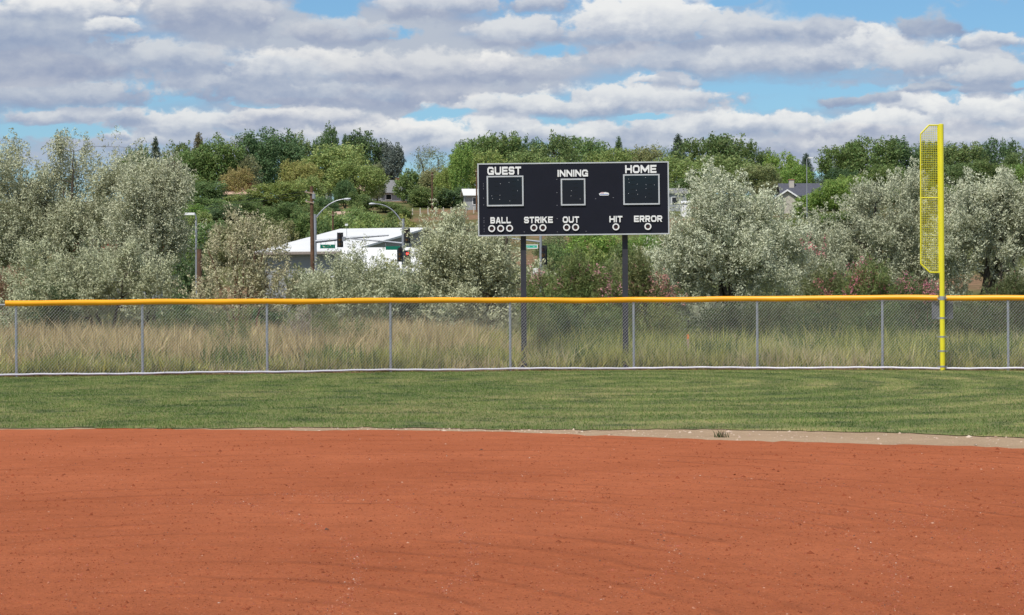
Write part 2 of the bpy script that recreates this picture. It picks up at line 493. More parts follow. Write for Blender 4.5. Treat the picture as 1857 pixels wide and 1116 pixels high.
# ---- infield dirt material
def dirt_mat(name, ca, cb, speck, bump, rings=True):
    m, nt, p = mat(name)
    L = nt.links.new
    tcn = nd(nt, 'ShaderNodeTexCoord')
    def noise(s, d, r=0.6, stretch=None):
        n = nd(nt, 'ShaderNodeTexNoise'); n.inputs['Scale'].default_value = s; n.inputs['Detail'].default_value = d; n.inputs['Roughness'].default_value = r
        if stretch:
            mp = nd(nt, 'ShaderNodeMapping'); mp.inputs['Scale'].default_value = stretch
            L(tcn.outputs['Object'], mp.inputs[0]); L(mp.outputs[0], n.inputs['Vector'])
        else:
            L(tcn.outputs['Object'], n.inputs['Vector'])
        return n.outputs['Fac']
    def ramp(v, a, b, c0, c1):
        r = nd(nt, 'ShaderNodeValToRGB')
        r.color_ramp.elements[0].position = a; r.color_ramp.elements[1].position = b
        r.color_ramp.elements[0].color = (*c0, 1); r.color_ramp.elements[1].color = (*c1, 1)
        L(v, r.inputs[0]); return r.outputs[0]
    def mul(a, b, f=1.0):
        q = nd(nt, 'ShaderNodeMix', data_type='RGBA', blend_type='MULTIPLY'); q.inputs[0].default_value = f
        L(a, q.inputs[6]); L(b, q.inputs[7]); return q.outputs[2]
    big = noise(0.35, 4); mid = noise(3.0, 6, 0.65); fine = noise(45, 8, 0.75); streak = noise(1.0, 5, 0.6, (0.5, 5.0, 1))
    c = ramp(big, .35, .65, ca, cb)
    c = mul(c, ramp(mid, .3, .7, (.90, .89, .88), (1.07, 1.07, 1.07)))
    c = mul(c, ramp(streak, .3, .7, (.96, .955, .95), (1.03, 1.03, 1.03)))
    c = mul(c, ramp(fine, .25, .75, (.62, .60, .58), (1.30, 1.33, 1.36)))
    p.inputs['Roughness'].default_value = 1; p.inputs['Specular IOR Level'].default_value = 0.15
    hsum = nd(nt, 'ShaderNodeMath', operation='MULTIPLY_ADD'); L(fine, hsum.inputs[0]); hsum.inputs[1].default_value = 0.022; 
    h2 = nd(nt, 'ShaderNodeMath', operation='MULTIPLY'); L(mid, h2.inputs[0]); h2.inputs[1].default_value = 0.03
    L(h2.outputs[0], hsum.inputs[2])
    height = hsum.outputs[0]
    if rings:
        mp = nd(nt, 'ShaderNodeMapping'); mp.inputs['Location'].default_value = (2.0, -6.0, 0); mp.inputs['Scale'].default_value = (1, .55, 1)
        wv = nd(nt, 'ShaderNodeTexWave', wave_type='RINGS', rings_direction='Z'); wv.inputs['Scale'].default_value = 0.62
        wv.inputs['Distortion'].default_value = 4.5; wv.inputs['Detail'].default_value = 4; wv.inputs['Detail Scale'].default_value = 0.5; wv.inputs['Detail Roughness'].default_value = 0.6
        L(tcn.outputs['Object'], mp.inputs[0]); L(mp.outputs[0], wv.inputs['Vector'])
        w2 = nd(nt, 'ShaderNodeMath', operation='POWER'); L(wv.outputs['Fac'], w2.inputs[0]); w2.inputs[1].default_value = 9
        w3 = nd(nt, 'ShaderNodeMath', operation='MULTIPLY'); L(w2.outputs[0], w3.inputs[0]); L(ramp(noise(0.45, 5), .38, .62, (0, 0, 0), (1, 1, 1)), w3.inputs[1])
        w4 = nd(nt, 'ShaderNodeMath', operation='MULTIPLY_ADD'); L(w3.outputs[0], w4.inputs[0]); w4.inputs[1].default_value = 0.03; L(height, w4.inputs[2])
        height = w4.outputs[0]
        c = mul(c, ramp(w3.outputs[0], .08, .8, (1, 1, 1), (.90, .88, .86)))
    L(c, p.inputs['Base Color'])
    b = nd(nt, 'ShaderNodeBump'); b.inputs['Strength'].default_value = bump; b.inputs['Distance'].default_value = 1.0
    L(height, b.inputs['Height']); L(b.outputs[0], p.inputs['Normal'])
    return m
M['dirt'] = dirt_mat('red_infield_dirt', (0.385, 0.107, 0.040), (0.455, 0.133, 0.053), None, 0.9)
M['gravel'] = dirt_mat('pale_gravel_edge', (0.38, 0.265, 0.165), (0.46, 0.33, 0.215), None, 0.8, rings=False)
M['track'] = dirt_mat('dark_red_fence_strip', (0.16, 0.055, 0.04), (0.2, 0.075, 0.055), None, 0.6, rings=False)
strip('gravel_strip', tx, np.minimum(np.interp(tx, dx, dy), ty) - 1.2, tx, ty + 0.3, 0.004, M['gravel'])
strip('infield_dirt', dx, np.full_like(dx, -12.0), dx, dy, 0.009, M['dirt'])
tag(MB().add([(-14, -12, 0.0085), (14, -12, 0.0085), (14, -30, 0.0085), (-14, -30, 0.0085)], [(0, 1, 2, 3)]).build('infield_dirt', M['dirt']), kind='structure')
xx = np.arange(-17, 17.01, 0.25)
fy = fence_d_at_x(xx)
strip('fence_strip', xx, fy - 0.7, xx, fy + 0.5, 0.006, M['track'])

# ---- turf
def turf_mat(name, blades):
    m, nt, p = mat(name)
    L = nt.links.new
    tcn = nd(nt, 'ShaderNodeTexCoord')
    def noise(s, d, stretch=None):
        n = nd(nt, 'ShaderNodeTexNoise'); n.inputs['Scale'].default_value = s; n.inputs['Detail'].default_value = d
        if stretch:
            mp = nd(nt, 'ShaderNodeMapping'); mp.inputs['Scale'].default_value = stretch
            L(tcn.outputs['Object'], mp.inputs[0]); L(mp.outputs[0], n.inputs['Vector'])
        else:
            L(tcn.outputs['Object'], n.inputs['Vector'])
        return n.outputs['Fac']
    def ramp(v, stops):
        r = nd(nt, 'ShaderNodeValToRGB')
        while len(r.color_ramp.elements) < len(stops):
            r.color_ramp.elements.new(0.5)
        for e, (a, c) in zip(r.color_ramp.elements, stops):
            e.position = a; e.color = (*c, 1)
        L(v, r.inputs[0]); return r.outputs[0]
    def mul(a, b):
        q = nd(nt, 'ShaderNodeMix', data_type='RGBA', blend_type='MULTIPLY'); q.inputs[0].default_value = 1
        L(a, q.inputs[6]); L(b, q.inputs[7]); return q.outputs[2]
    c = ramp(noise(0.3, 5, (1, 0.6, 1)), [(.3, (0.098, 0.174, 0.037)), (.5, (0.132, 0.210, 0.052)), (.72, (0.188, 0.248, 0.080))])
    c = mul(c, ramp(noise(1.3, 5, (0.9, 0.8, 1)), [(.34, (.52, .60, .56)), (.47, (1, 1, 1)), (.72, (1.2, 1.14, 1.12))]))
    # mowing stripes: light off leaned blades, put into the colour as curved bands
    wv = nd(nt, 'ShaderNodeTexWave', wave_type='RINGS', rings_direction='Z'); wv.inputs['Scale'].default_value = 0.21; wv.inputs['Distortion'].default_value = 1.2; wv.inputs['Detail Scale'].default_value = 0.4
    mp = nd(nt, 'ShaderNodeMapping'); mp.inputs['Location'].default_value = (-2.5, -30.0, 0); mp.inputs['Scale'].default_value = (1, .6, 1)
    L(tcn.outputs['Object'], mp.inputs[0]); L(mp.outputs[0], wv.inputs['Vector'])
    sx = nd(nt, 'ShaderNodeSeparateXYZ'); L(tcn.outputs['Object'], sx.inputs[0])
    ms = nd(nt, 'ShaderNodeMapRange'); L(sx.outputs[0], ms.inputs[0])
    for i_, v_ in enumerate((-1.5, 3.0, 0.25, 1.0)): ms.inputs[i_ + 1].default_value = v_
    st = nd(nt, 'ShaderNodeMix', data_type='RGBA', blend_type='MULTIPLY'); L(ms.outputs[0], st.inputs[0]); L(c, st.inputs[6])
    L(ramp(wv.outputs['Fac'], [(.45, (.93, .95, .93)), (.8, (1.42, 1.30, 1.48))]), st.inputs[7]); c = st.outputs[2]
    if blades:
        ge = nd(nt, 'ShaderNodeNewGeometry')
        c = mul(c, ramp(ge.outputs['Random Per Island'], [(0, (.78, .8, .78)), (.8, (1.15, 1.12, 1.1)), (1, (1.5, 1.28, 1.35))]))
        L(c, p.inputs['Base Color']); p.inputs['Roughness'].default_value = .55; p.inputs['Specular IOR Level'].default_value = 0.3
        tr = nd(nt, 'ShaderNodeBsdfTranslucent'); L(c, tr.inputs[0])
        mx = nd(nt, 'ShaderNodeMixShader'); mx.inputs[0].default_value = 0.3
        L(p.outputs[0], mx.inputs[1]); L(tr.outputs[0], mx.inputs[2]); L(mx.outputs[0], nt.nodes['Material Output'].inputs['Surface'])
    else:
        c = mul(c, ramp(noise(30, 4), [(.3, (.9, .60, .6)), (.7, (1.3, .85, .95))]))
        L(c, p.inputs['Base Color']); p.inputs['Roughness'].default_value = 1
    return m
tfx = np.clip(tx, -17, 17)
strip('outfield_turf', tx, ty, tx, fence_d_at_x(tfx) - 0.45, 0.0125, turf_mat('turf_soil_and_thatch', False))

def blades(n, x, y, h, w, lean, seed, base_z=0.01, extra=None):
    rr = np.random.default_rng(seed)
    a = rr.uniform(0, 2 * np.pi, n)
    la = rr.uniform(0, 2 * np.pi, n)
    ll = np.abs(rr.normal(0, 1, n)) * lean * h
    b = np.stack([x, y, np.full(n, base_z)], 1)
    sd = np.stack([np.cos(a), np.sin(a), np.zeros(n)], 1) * (w / 2)[:, None]
    tip = b + np.stack([np.cos(la) * ll, np.sin(la) * ll, h], 1)
    return np.stack([b - sd, b + sd, tip], 1).reshape(-1, 3)
NB = 420000
bx = rng.uniform(-16, 16, NB); 
by_lo = np.interp(bx, tx, ty); by_hi = fence_d_at_x(bx) - 0.35
uu = rng.uniform(0, 1, NB) ** 1.15
by = by_lo + (by_hi - by_lo) * uu
hh = rng.uniform(0.014, 0.034, NB)
clump = np.sin(bx * 3.1 + np.sin(by * 1.3) * 2) * np.sin(by * 2.3 + bx) 
hh *= 1 + 0.5 * np.clip(clump - 0.3, 0, 1)
near = (by - by_lo) < 0.35
hh[near] *= 1.5
thin = (by - by_lo) < (0.5 + 1.6 * np.exp(-((bx - 1.0) / 3.5) ** 2))
keep = ~thin | (rng.uniform(0, 1, NB) < .45)
bx, by, hh = bx[keep], by[keep], hh[keep]; NB = len(bx)
vv = blades(NB, bx, by, hh, rng.uniform(0.006, 0.015, NB), 0.7, 11)
o = link('outfield_grass', fast_mesh('outfield_grass', vv, 3, turf_mat('turf_blades', True)))
tag(o, 'short mown green outfield grass with faint curved mowing stripes', 'grass', kind='stuff')

# ---- pebbles and grit on the infield
def pebbles(n, xs_, ys_, sz, zoff, seed):
    rr = np.random.default_rng(seed)
    octv = np.array([[1, 0, 0], [0, 1, 0], [-1, 0, 0], [0, -1, 0], [0, 0, 1]], float)
    tri = np.array([[0, 1, 4], [1, 2, 4], [2, 3, 4], [3, 0, 4]])
    sc = np.stack([sz * rr.uniform(.7, 1.6, n), sz * rr.uniform(.7, 1.3, n), sz * rr.uniform(.5, 1.1, n)], 1)
    an = rr.uniform(0, 2 * np.pi, n)
    v = octv[None] * sc[:, None]
    v = v + rr.normal(0, .18, v.shape) * sz[:, None, None]
    c, s_ = np.cos(an)[:, None], np.sin(an)[:, None]
    v = np.stack([v[..., 0] * c - v[..., 1] * s_, v[..., 0] * s_ + v[..., 1] * c, np.clip(v[..., 2], -.002, 1)], -1)
    v = v + np.stack([xs_, ys_, np.full(n, zoff)], 1)[:, None]
    me = bpy.data.meshes.new('pebbles')
    idx = (np.arange(n)[:, None, None] * 5 + tri[None]).reshape(-1).astype(np.int32)
    me.vertices.add(n * 5); me.vertices.foreach_set('co', v.astype(np.float32).ravel())
    me.loops.add(len(idx)); me.loops.foreach_set('vertex_index', idx)
    me.polygons.add(len(idx) // 3); me.polygons.foreach_set('loop_start', np.arange(0, len(idx), 3, dtype=np.int32))
    me.update(calc_edges=True)
    return me
mpeb, nt, p = mat('pebbles_and_clods')
ge = nd(nt, 'ShaderNodeNewGeometry'); rp = nd(nt, 'ShaderNodeValToRGB')
els = rp.color_ramp.elements
els[0].position = 0; els[0].color = (0.30, 0.075, 0.04, 1); els[1].position = 1; els[1].color = (0.55, 0.42, 0.34, 1)
for ps, cc in ((.5, (0.36, 0.09, 0.045, 1)), (.66, (0.42, 0.16, 0.085, 1)), (.84, (0.48, 0.25, 0.16, 1)), (.91, (0.10, 0.045, 0.03, 1)), (.985, (0.6, 0.5, 0.42, 1))):
    e = els.new(ps); e.color = cc
rp.color_ramp.interpolation = 'CONSTANT'
nt.links.new(ge.outputs['Random Per Island'], rp.inputs[0]); nt.links.new(rp.outputs[0], p.inputs['Base Color']); p.inputs['Roughness'].default_value = .9
NP = 24000
ppy = 545 + (1150 - 545) * (1 - rng.uniform(0, 1, NP) ** 1.4) * 1.0
ppy = np.clip(rng.uniform(786, 1140, NP), 786, 1140)
ppx = rng.uniform(-60, 1920, NP)
# arcs left by a drag mat gather the coarser grit
na = 8000
k = rng.integers(0, 6, na)
ac = np.array([[560, 1010, 300, 110], [800, 1010, 420, 120], [350, 1040, 300, 130], [1250, 1060, 380, 130], [1000, 930, 700, 70], [1500, 1080, 350, 150]])[k]
th = rng.uniform(-np.pi * .62, np.pi * .22, na)
rad = 1 + rng.normal(0, .035, na)
ppx[:na] = ac[:, 0] + ac[:, 2] * rad * np.cos(th); ppy[:na] = ac[:, 1] + ac[:, 3] * rad * np.sin(th)
ok = (ppy > 786 + np.clip((ppx - 700) * 0.027, 0, 32)) & (ppy < 1150)
ppx, ppy = ppx[ok], ppy[ok]
g = np.array([on_ground(a, b)[:2] for a, b in zip(ppx, ppy)])
n = len(g)
sz = np.exp(rng.normal(math.log(0.0031), 0.42, n)) * (g[:, 1] / 18) ** 0.5
big = rng.uniform(0, 1, n) < 0.004
sz[big] *= 2.2
me = pebbles(n, g[:, 0], g[:, 1], sz, 0.0095, 5); me.materials.append(mpeb)
tag(link('infield_pebbles', me), 'small pale and brown pebbles and crumbs scattered over the red infield dirt', 'pebbles', kind='stuff')
# dark crumbs of turned dirt
nc = 22000
cpx, cpy = rng.uniform(-60, 1920, nc), rng.uniform(790, 1140, nc)
ok = cpy > 786 + np.clip((cpx - 700) * 0.027, 0, 32)
g = np.array([on_ground(a, b)[:2] for a, b in zip(cpx[ok], cpy[ok])])
me = pebbles(len(g), g[:, 0], g[:, 1], np.exp(rng.normal(math.log(0.0042), .5, len(g))) * (g[:, 1] / 18) ** .6, 0.0093, 15)
me.materials.append(simple('dark_dirt_crumbs', (0.24, 0.062, 0.028), 1.0, var=.35, scale=3, spec=.1))
tag(link('dirt_crumbs', me), 'dark red crumbs of loose dirt strewn over the infield', 'dirt crumbs', kind='stuff')
# stones on the pale strip
n = 800
qx = rng.uniform(-3, 9, n); q0 = np.interp(qx, dx, dy); q1 = np.interp(qx, tx, ty)
qy = q0 + (q1 - q0) * rng.uniform(0, 1, n)
mgr, nt, p = mat('pale_gravel_stones')
ge = nd(nt, 'ShaderNodeNewGeometry'); rp = nd(nt, 'ShaderNodeValToRGB')
rp.color_ramp.elements[0].color = (0.34, 0.2, 0.14, 1); rp.color_ramp.elements[1].color = (0.6, 0.48, 0.37, 1)
nt.links.new(ge.outputs['Random Per Island'], rp.inputs[0]); nt.links.new(rp.outputs[0], p.inputs['Base Color']); p.inputs['Roughness'].default_value = .9
me = pebbles(n, qx, qy, np.exp(rng.normal(math.log(0.008), .5, n)), 0.0045, 6); me.materials.append(mgr)
tag(link('gravel_stones', me), 'pale stones lying along the bare strip between infield and outfield grass', 'gravel', kind='stuff')

# ================================================================ CHAIN-LINK FENCE
POSTS = [-198, 29, 258, 484, 708, 925, 1149, 1373, 1600, 1828, 2054]
fence = empty('chain_link_fence', (0, 59, 0), 'long galvanised chain link outfield fence with a yellow plastic guard along its top', 'fence')
OFF = Vector((0, -59, 0))
def fp(px, z, dy_=0.0):
    d = fence_d(px)
    return Vector((X(px, d), d + dy_, z)) + OFF
pxs = np.arange(-230, 2090, 14.0)
# fabric: two families of diagonal wires following the arc
path = [Vector((X(a, fence_d(a)), fence_d(a), 0)) for a in pxs]
cum = np.concatenate([[0], np.cumsum([(path[i + 1] - path[i]).length for i in range(len(path) - 1)])])
PX_ = np.array([q.x for q in path]); PY_ = np.array([q.y for q in path])
def along(s):
    return float(np.interp(s, cum, PX_)), float(np.interp(s, cum, PY_))
fab = MB()
Z0, Z1, PER = 0.05, 1.68, 0.074
s = 0.0
wr = 0.0027
while s < cum[-1] - 1.7:
    for a, b, off in ((s, s + (Z1 - Z0) * 0.92, -0.036), (s + (Z1 - Z0) * 0.92, s, -0.043)):
        xa, ya = along(a); xb, yb = along(b); xm, ym = along((a + b) / 2)
        fab.tube([Vector((xa, ya + off, Z0)) + OFF, Vector((xm, ym + off, (Z0 + Z1) / 2)) + OFF, Vector((xb, yb + off, Z1)) + OFF], wr if off > -.04 else wr * .42, 3, caps=False)  # second family drawn thinner, so its weaker lighting is put into the shape
    s += PER
fab.build('wire_mesh', M['wire'], fence)
for a in POSTS:
    mb = MB().tube([fp(a, 0), fp(a, 1.70)], 0.030, 10)
    mb.tube([fp(a, 1.63), fp(a, 1.675)], 0.036, 10)
    mb.build('post', M['galv'], fence, smooth=True)
rail = MB()
rail.tube([fp(a, 0.055 + 0.008 * math.sin(a * .021) + 0.004 * math.sin(a * .11), -0.02) for a in pxs], 0.025, 8)
rail.build('bottom_rail', M['white_rail'], fence, smooth=True)
MB().tube([fp(a, 1.66) for a in pxs], 0.021, 8).build('top_rail', M['galv'], fence, smooth=True)
CAPY = ([8, 120, 258, 484, 600, 708, 760, 925, 1060, 1149, 1260, 1373, 1480, 1600, 1709, 1857, 2080],
        [550.2, 549.6, 548.2, 547, 546.6, 545.0, 545.3, 544.6, 545.0, 544.4, 543.8, 542.0, 541.4, 539.8, 541.0, 540.8, 540.2])
def cap_pt(px):
    d = fence_d(px)
    y = float(np.interp(px, *CAPY)) + 0.35 * math.sin(px * 0.037) + 0.25 * math.sin(px * 0.013 + 1)
    q = at(px, y, d)
    return q + OFF
for a0, a1 in ((9, 1702), (1716, 2085)):
    qs = np.linspace(a0, a1, int((a1 - a0) / 9))
    pts = [cap_pt(a) for a in qs]
    rr_ = [0.066 + 0.002 * math.sin(a * .05) for a in qs]
    g_ = MB().tube(pts, rr_, 14)
    g_.build('yellow_guard', M['cap'], fence, smooth=True)

# ================================================================ FOUL POLE
FPD = fence_d(1709) - 0.14
fb = at(1709.5, 671, FPD); fb.z = 0
foul = empty('foul_pole', fb, 'tall bright yellow foul pole with a narrow mesh wing on its left side', 'foul pole')
kpx = FPD / F
ptop = at(1706.5, 226, FPD); pbot = Vector(fb)
def fo(px, py, dy_=0.0):
    return at(px, py, FPD) - fb + Vector((0, dy_, 0))
pt = ptop - fb
mb = MB().tube([(0, 0, 0), pt * 0.5, pt], 0.060, 20)
mb.tube([pt, pt + Vector((0, 0, 0.012))], [0.061, 0.05], 20)
mb.build('pole', M['pole_yellow'], foul, smooth=True)
outline = [(1702, 227.5), (1684.5, 227.5), (1669.5, 243), (1670, 479), (1686.5, 494.3), (1704, 494.3)]
mb = MB()
pl = [fo(*q) for q in outline]
for i in range(len(pl) - 1):
    mb.tube([pl[i], pl[i + 1]], 0.018, 8)
mb.tube([fo(1669.7, 359), fo(1703, 359)], 0.016, 8)
mb.tube([fo(1701.2, 227.5), fo(1703.2, 494.3)], 0.016, 8)
mb.build('wing_frame', M['pole_yellow'], foul, smooth=True)
mb = MB()
def wing_left(py):
    if py < 243: return 1684.5 - (py - 227.5) / 15.5 * 15
    if py > 479: return 1670 + (py - 479) / 15.3 * 16.5
    return 1669.7
def wing_rng(px):
    t = max(0, (1684.5 - px) / 15); t2 = max(0, (1686.5 - px) / 16.5)
    return 227.5 + t * 15.5, 494.3 - t2 * 15.3
py = 231.0
while py < 494:
    mb.tube([fo(wing_left(py), py, -.004), fo(1702.5, py, -.004)], 0.0046, 4, caps=False)
    py += 3.28
px = 1673.0
while px < 1702:
    a, b = wing_rng(px)
    mb.tube([fo(px, a, .006), fo(px + .4, b, .006)], 0.0046, 4, caps=False)
    px += 3.35
mb.build('wing_mesh', M['pole_yellow'], foul)
mb = MB()
for py in (541, 577, 611, 637, 665):
    c = fo(1709 + (py - 541) * .004, py)
    z = c.z
    cx = pt.x * z / pt.z
    mb2 = MB().tube([(cx, 0, z - (.045 if py == 541 else .02)), (cx, 0, z + (.045 if py == 541 else .02))], 0.064, 16)
    mb2.box((cx, 0.02, z), (0.23, 0.012, 0.028))
    mb2.build('pipe_clamp', M['galv'], foul, smooth=True)
# grey plate hung on the fence behind the pole
d = fence_d(1709) + 0.09
pc = at(1709, 563, d)
plate = MB().box((0, 0, 0), (0.50, 0.012, 0.42))
plate.tube([(-0.2, -0.006, 0.2), (-0.2, -0.006, 0.235)], 0.012, 6).tube([(0.2, -0.006, 0.2), (0.2, -0.006, 0.235)], 0.012, 6)
o = plate.build('metal_plate', simple('dull_grey_plate', (0.15, 0.16, 0.18), 0.6, 0.1))
o.location = pc
tag(o, 'small square grey metal plate hung on the fence behind the yellow foul pole', 'plate')

# ================================================================ SCOREBOARD
SD = 61.0
K = SD / F
bc = at(1039.7, 361.2, SD)
sb = empty('scoreboard', (bc.x, SD, 0), 'wide dark navy baseball scoreboard with white lettering on two dark posts', 'scoreboard')
TILT = 0.0058
def bl(px, py):
    """board coordinates: x, z relative to the board centre, in metres, before tilt"""
    return ((px - 1039.7) * K, (361.2 - py + (px - 1039.7) * 0.0113 * -1) * K)
ROT = Matrix.Rotation(-(TILT), 4, 'Y')
def place_board(o):
    o.matrix_local = Matrix.Translation((0, 0, bc.z)) @ ROT
    return o
W2, H2 = 346.5 * K / 2, 132 * K / 2
TH = 0.16
body = place_board(MB().box((0, 0, 0), (2 * W2 - .03, TH, 2 * H2 - .03)).build('panel', M['black_panel'], sb))
fr = MB()
t = 0.030
y0, y1 = -TH / 2 - 0.012, TH / 2 + 0.012
fr.prism([(-W2, H2 - t), (W2, H2 - t), (W2, H2), (-W2, H2)], y0, y1)
fr.prism([(-W2, -H2), (W2, -H2), (W2, -H2 + t), (-W2, -H2 + t)], y0, y1)
fr.prism([(-W2, -H2 + t), (-W2 + t, -H2 + t), (-W2 + t, H2 - t), (-W2, H2 - t)], y0, y1)
fr.prism([(W2 - t, -H2 + t), (W2, -H2 + t), (W2, H2 - t), (W2 - t, H2 - t)], y0, y1)
place_board(fr.build('edge_trim', M['trim'], sb))
FY = -TH / 2

# lettering built from strokes
def ribbon(pts, th, closed=False):
    n = len(pts)
    P2 = [Vector((a, b)) for a, b in pts]
    res = []
    for i in range(n):
        if closed:
            a, b, c = P2[i - 1], P2[i], P2[(i + 1) % n]
        else:
            a, b, c = P2[max(i - 1, 0)], P2[i], P2[min(i + 1, n - 1)]
        d1 = (b - a) if (b - a).length > 1e-9 else (c - b)
        d2 = (c - b) if (c - b).length > 1e-9 else (b - a)
        d1.normalize(); d2.normalize()
        n1 = Vector((-d1.y, d1.x)); n2 = Vector((-d2.y, d2.x))
        mt = (n1 + n2).normalized()
        k_ = (th / 2) / max(0.3, mt.dot(n1))
        res.append((b + mt * k_, b - mt * k_))
    quads = []
    for i in range(n if closed else n - 1):
        j = (i + 1) % n
        quads.append([res[i][0], res[i][1], res[j][1], res[j][0]])
    return quads
def glyph(ch, t):
    h = t / 2
    w = {'I': t, 'M': 1.45, 'N': 1.12, 'O': 1.12, 'G': 1.12, 'U': 1.12, 'H': 1.1, 'A': 1.15, 'B': 1.06, 'K': 1.1}.get(ch, 1.0)
    l, r, b, T, m, c = h, w - h, h, 1 - h, 0.5, 0.17
    q = []
    rib = lambda pts, cl=False: q.extend(ribbon(pts, t, cl))
    V2 = lambda *ps: q.append([Vector(p_) for p_ in ps])
    if ch == 'O': rib([(l, b + c), (l + c, b), (r - c, b), (r, b + c), (r, T - c), (r - c, T), (l + c, T), (l, T - c)], True)
    elif ch == 'U': rib([(l, 1), (l, b + c), (l + c, b), (r - c, b), (r, b + c), (r, 1)])
    elif ch == 'G': rib([(r, .66), (r, T - c), (r - c, T), (l + c, T), (l, T - c), (l, b + c), (l + c, b), (r, b), (r, .44), (w * .52, .44)])
    elif ch == 'E': rib([(w, T), (l, T), (l, b), (w, b)]); V2((t, m - h * .9), (w * .93, m - h * .9), (w * .93, m + h * .9), (t, m + h * .9))
    elif ch == 'S':
        c = .1
        rib([(r, .68), (r, T - c), (r - c, T), (l + c, T), (l, T - c), (l, m + c), (l + c, m), (r - c, m), (r, m - c), (r, b + c), (r - c, b), (l + c, b), (l, b + c), (l, .32)])
    elif ch == 'T': rib([(0, T), (w, T)]); rib([(w / 2, 1 - t), (w / 2, 0)])
    elif ch == 'I': rib([(l, 0), (l, 1)])
    elif ch == 'N':
        rib([(l, 0), (l, 1)]); rib([(r, 0), (r, 1)]); V2((t, .62), (w - t, 0), (w - t, .38), (t, 1))
    elif ch == 'H': rib([(l, 0), (l, 1)]); rib([(r, 0), (r, 1)]); rib([(t, m), (w - t, m)])
    elif ch == 'M':
        rib([(l, 0), (l, 1)]); rib([(r, 0), (r, 1)])
        V2((t, .55), (w / 2, .08), (w / 2, .5), (t, 1)); V2((w / 2, .08), (w - t, .55), (w - t, 1), (w / 2, .5))
    elif ch == 'B':
        c = .13
        rib([(l, 0), (l, 1)]); rib([(t, b), (r - c, b), (r, b + c), (r, m - .12), (r - .06, m), (t, m)]); rib([(t, T), (r - c - .04, T), (r - .04, T - c), (r - .04, m + h)])
    elif ch == 'A':
        e = t * 1.25; hx = w / 2
        V2((0, 0), (e, 0), (hx, .74), (hx, 1), (hx - .17, 1)); V2((w - e, 0), (w, 0), (hx + .17, 1), (hx, 1), (hx, .74))
        ix = lambda y: e + (hx - e) * y / .74
        V2((ix(.18), .18), (w - ix(.18), .18), (w - ix(.36), .36), (ix(.36), .36))
    elif ch == 'L': rib([(l, 1), (l, b), (w, b)])
    elif ch == 'R':
        c = .13
        rib([(l, 0), (l, T), (r - c, T), (r, T - c), (r, m + c - .04), (r - c, m - .04), (t, m - .04)])
        V2((w * .42, m - .04 - h), (w - .3, 0), (w, 0), (w * .42 + .3, m - .04 - h))
    elif ch == 'K':
        rib([(l, 0), (l, 1)]); V2((t, .36), (w, 1), (w - .34, 1), (t, .62))
        V2((t + .13, .455), (w - .32, 0), (w, 0), (t + .38, .62))
    return w, q
def text(word, px0, px1, pyc, hpx, name='lettering'):
    t = 0.24
    gap = 0.15
    glyphs = [glyph(ch, t) for ch in word]
    tot = sum(g_[0] for g_ in glyphs) + gap * (len(word) - 1)
    x0, zc = bl(px0, pyc); x1, zc1 = bl(px1, pyc)
    sx = (x1 - x0) / tot
    hz = hpx * K
    cur = 0
    mb_ = MB()
    zc = (zc + zc1) / 2
    for w, qs in glyphs:
        for q in qs:
            mb_.prism([(x0 + (cur + p_.x) * sx, zc + (p_.y - .5) * hz) for p_ in q], FY - 0.022, FY - 0.001)
        cur += w + gap
    o = place_board(mb_.build(name, M['white'], sb))
    o['label'] = 'white letters reading ' + word
    return o
text('GUEST', 884.5, 945.5, 310.3, 14.5)
text('INNING', 1011.5, 1066.5, 314.8, 12.5)
text('HOME', 1134, 1190.5, 307.3, 14.5)
text('BALL', 889, 926, 400, 11.5)
text('STRIKE', 950, 1002, 399.3, 11.5)
text('OUT', 1020, 1049.5, 398.8, 11.5)
text('HIT', 1104.5, 1128, 397.9, 11.5)
text('ERROR', 1149, 1200, 397.2, 11.5)

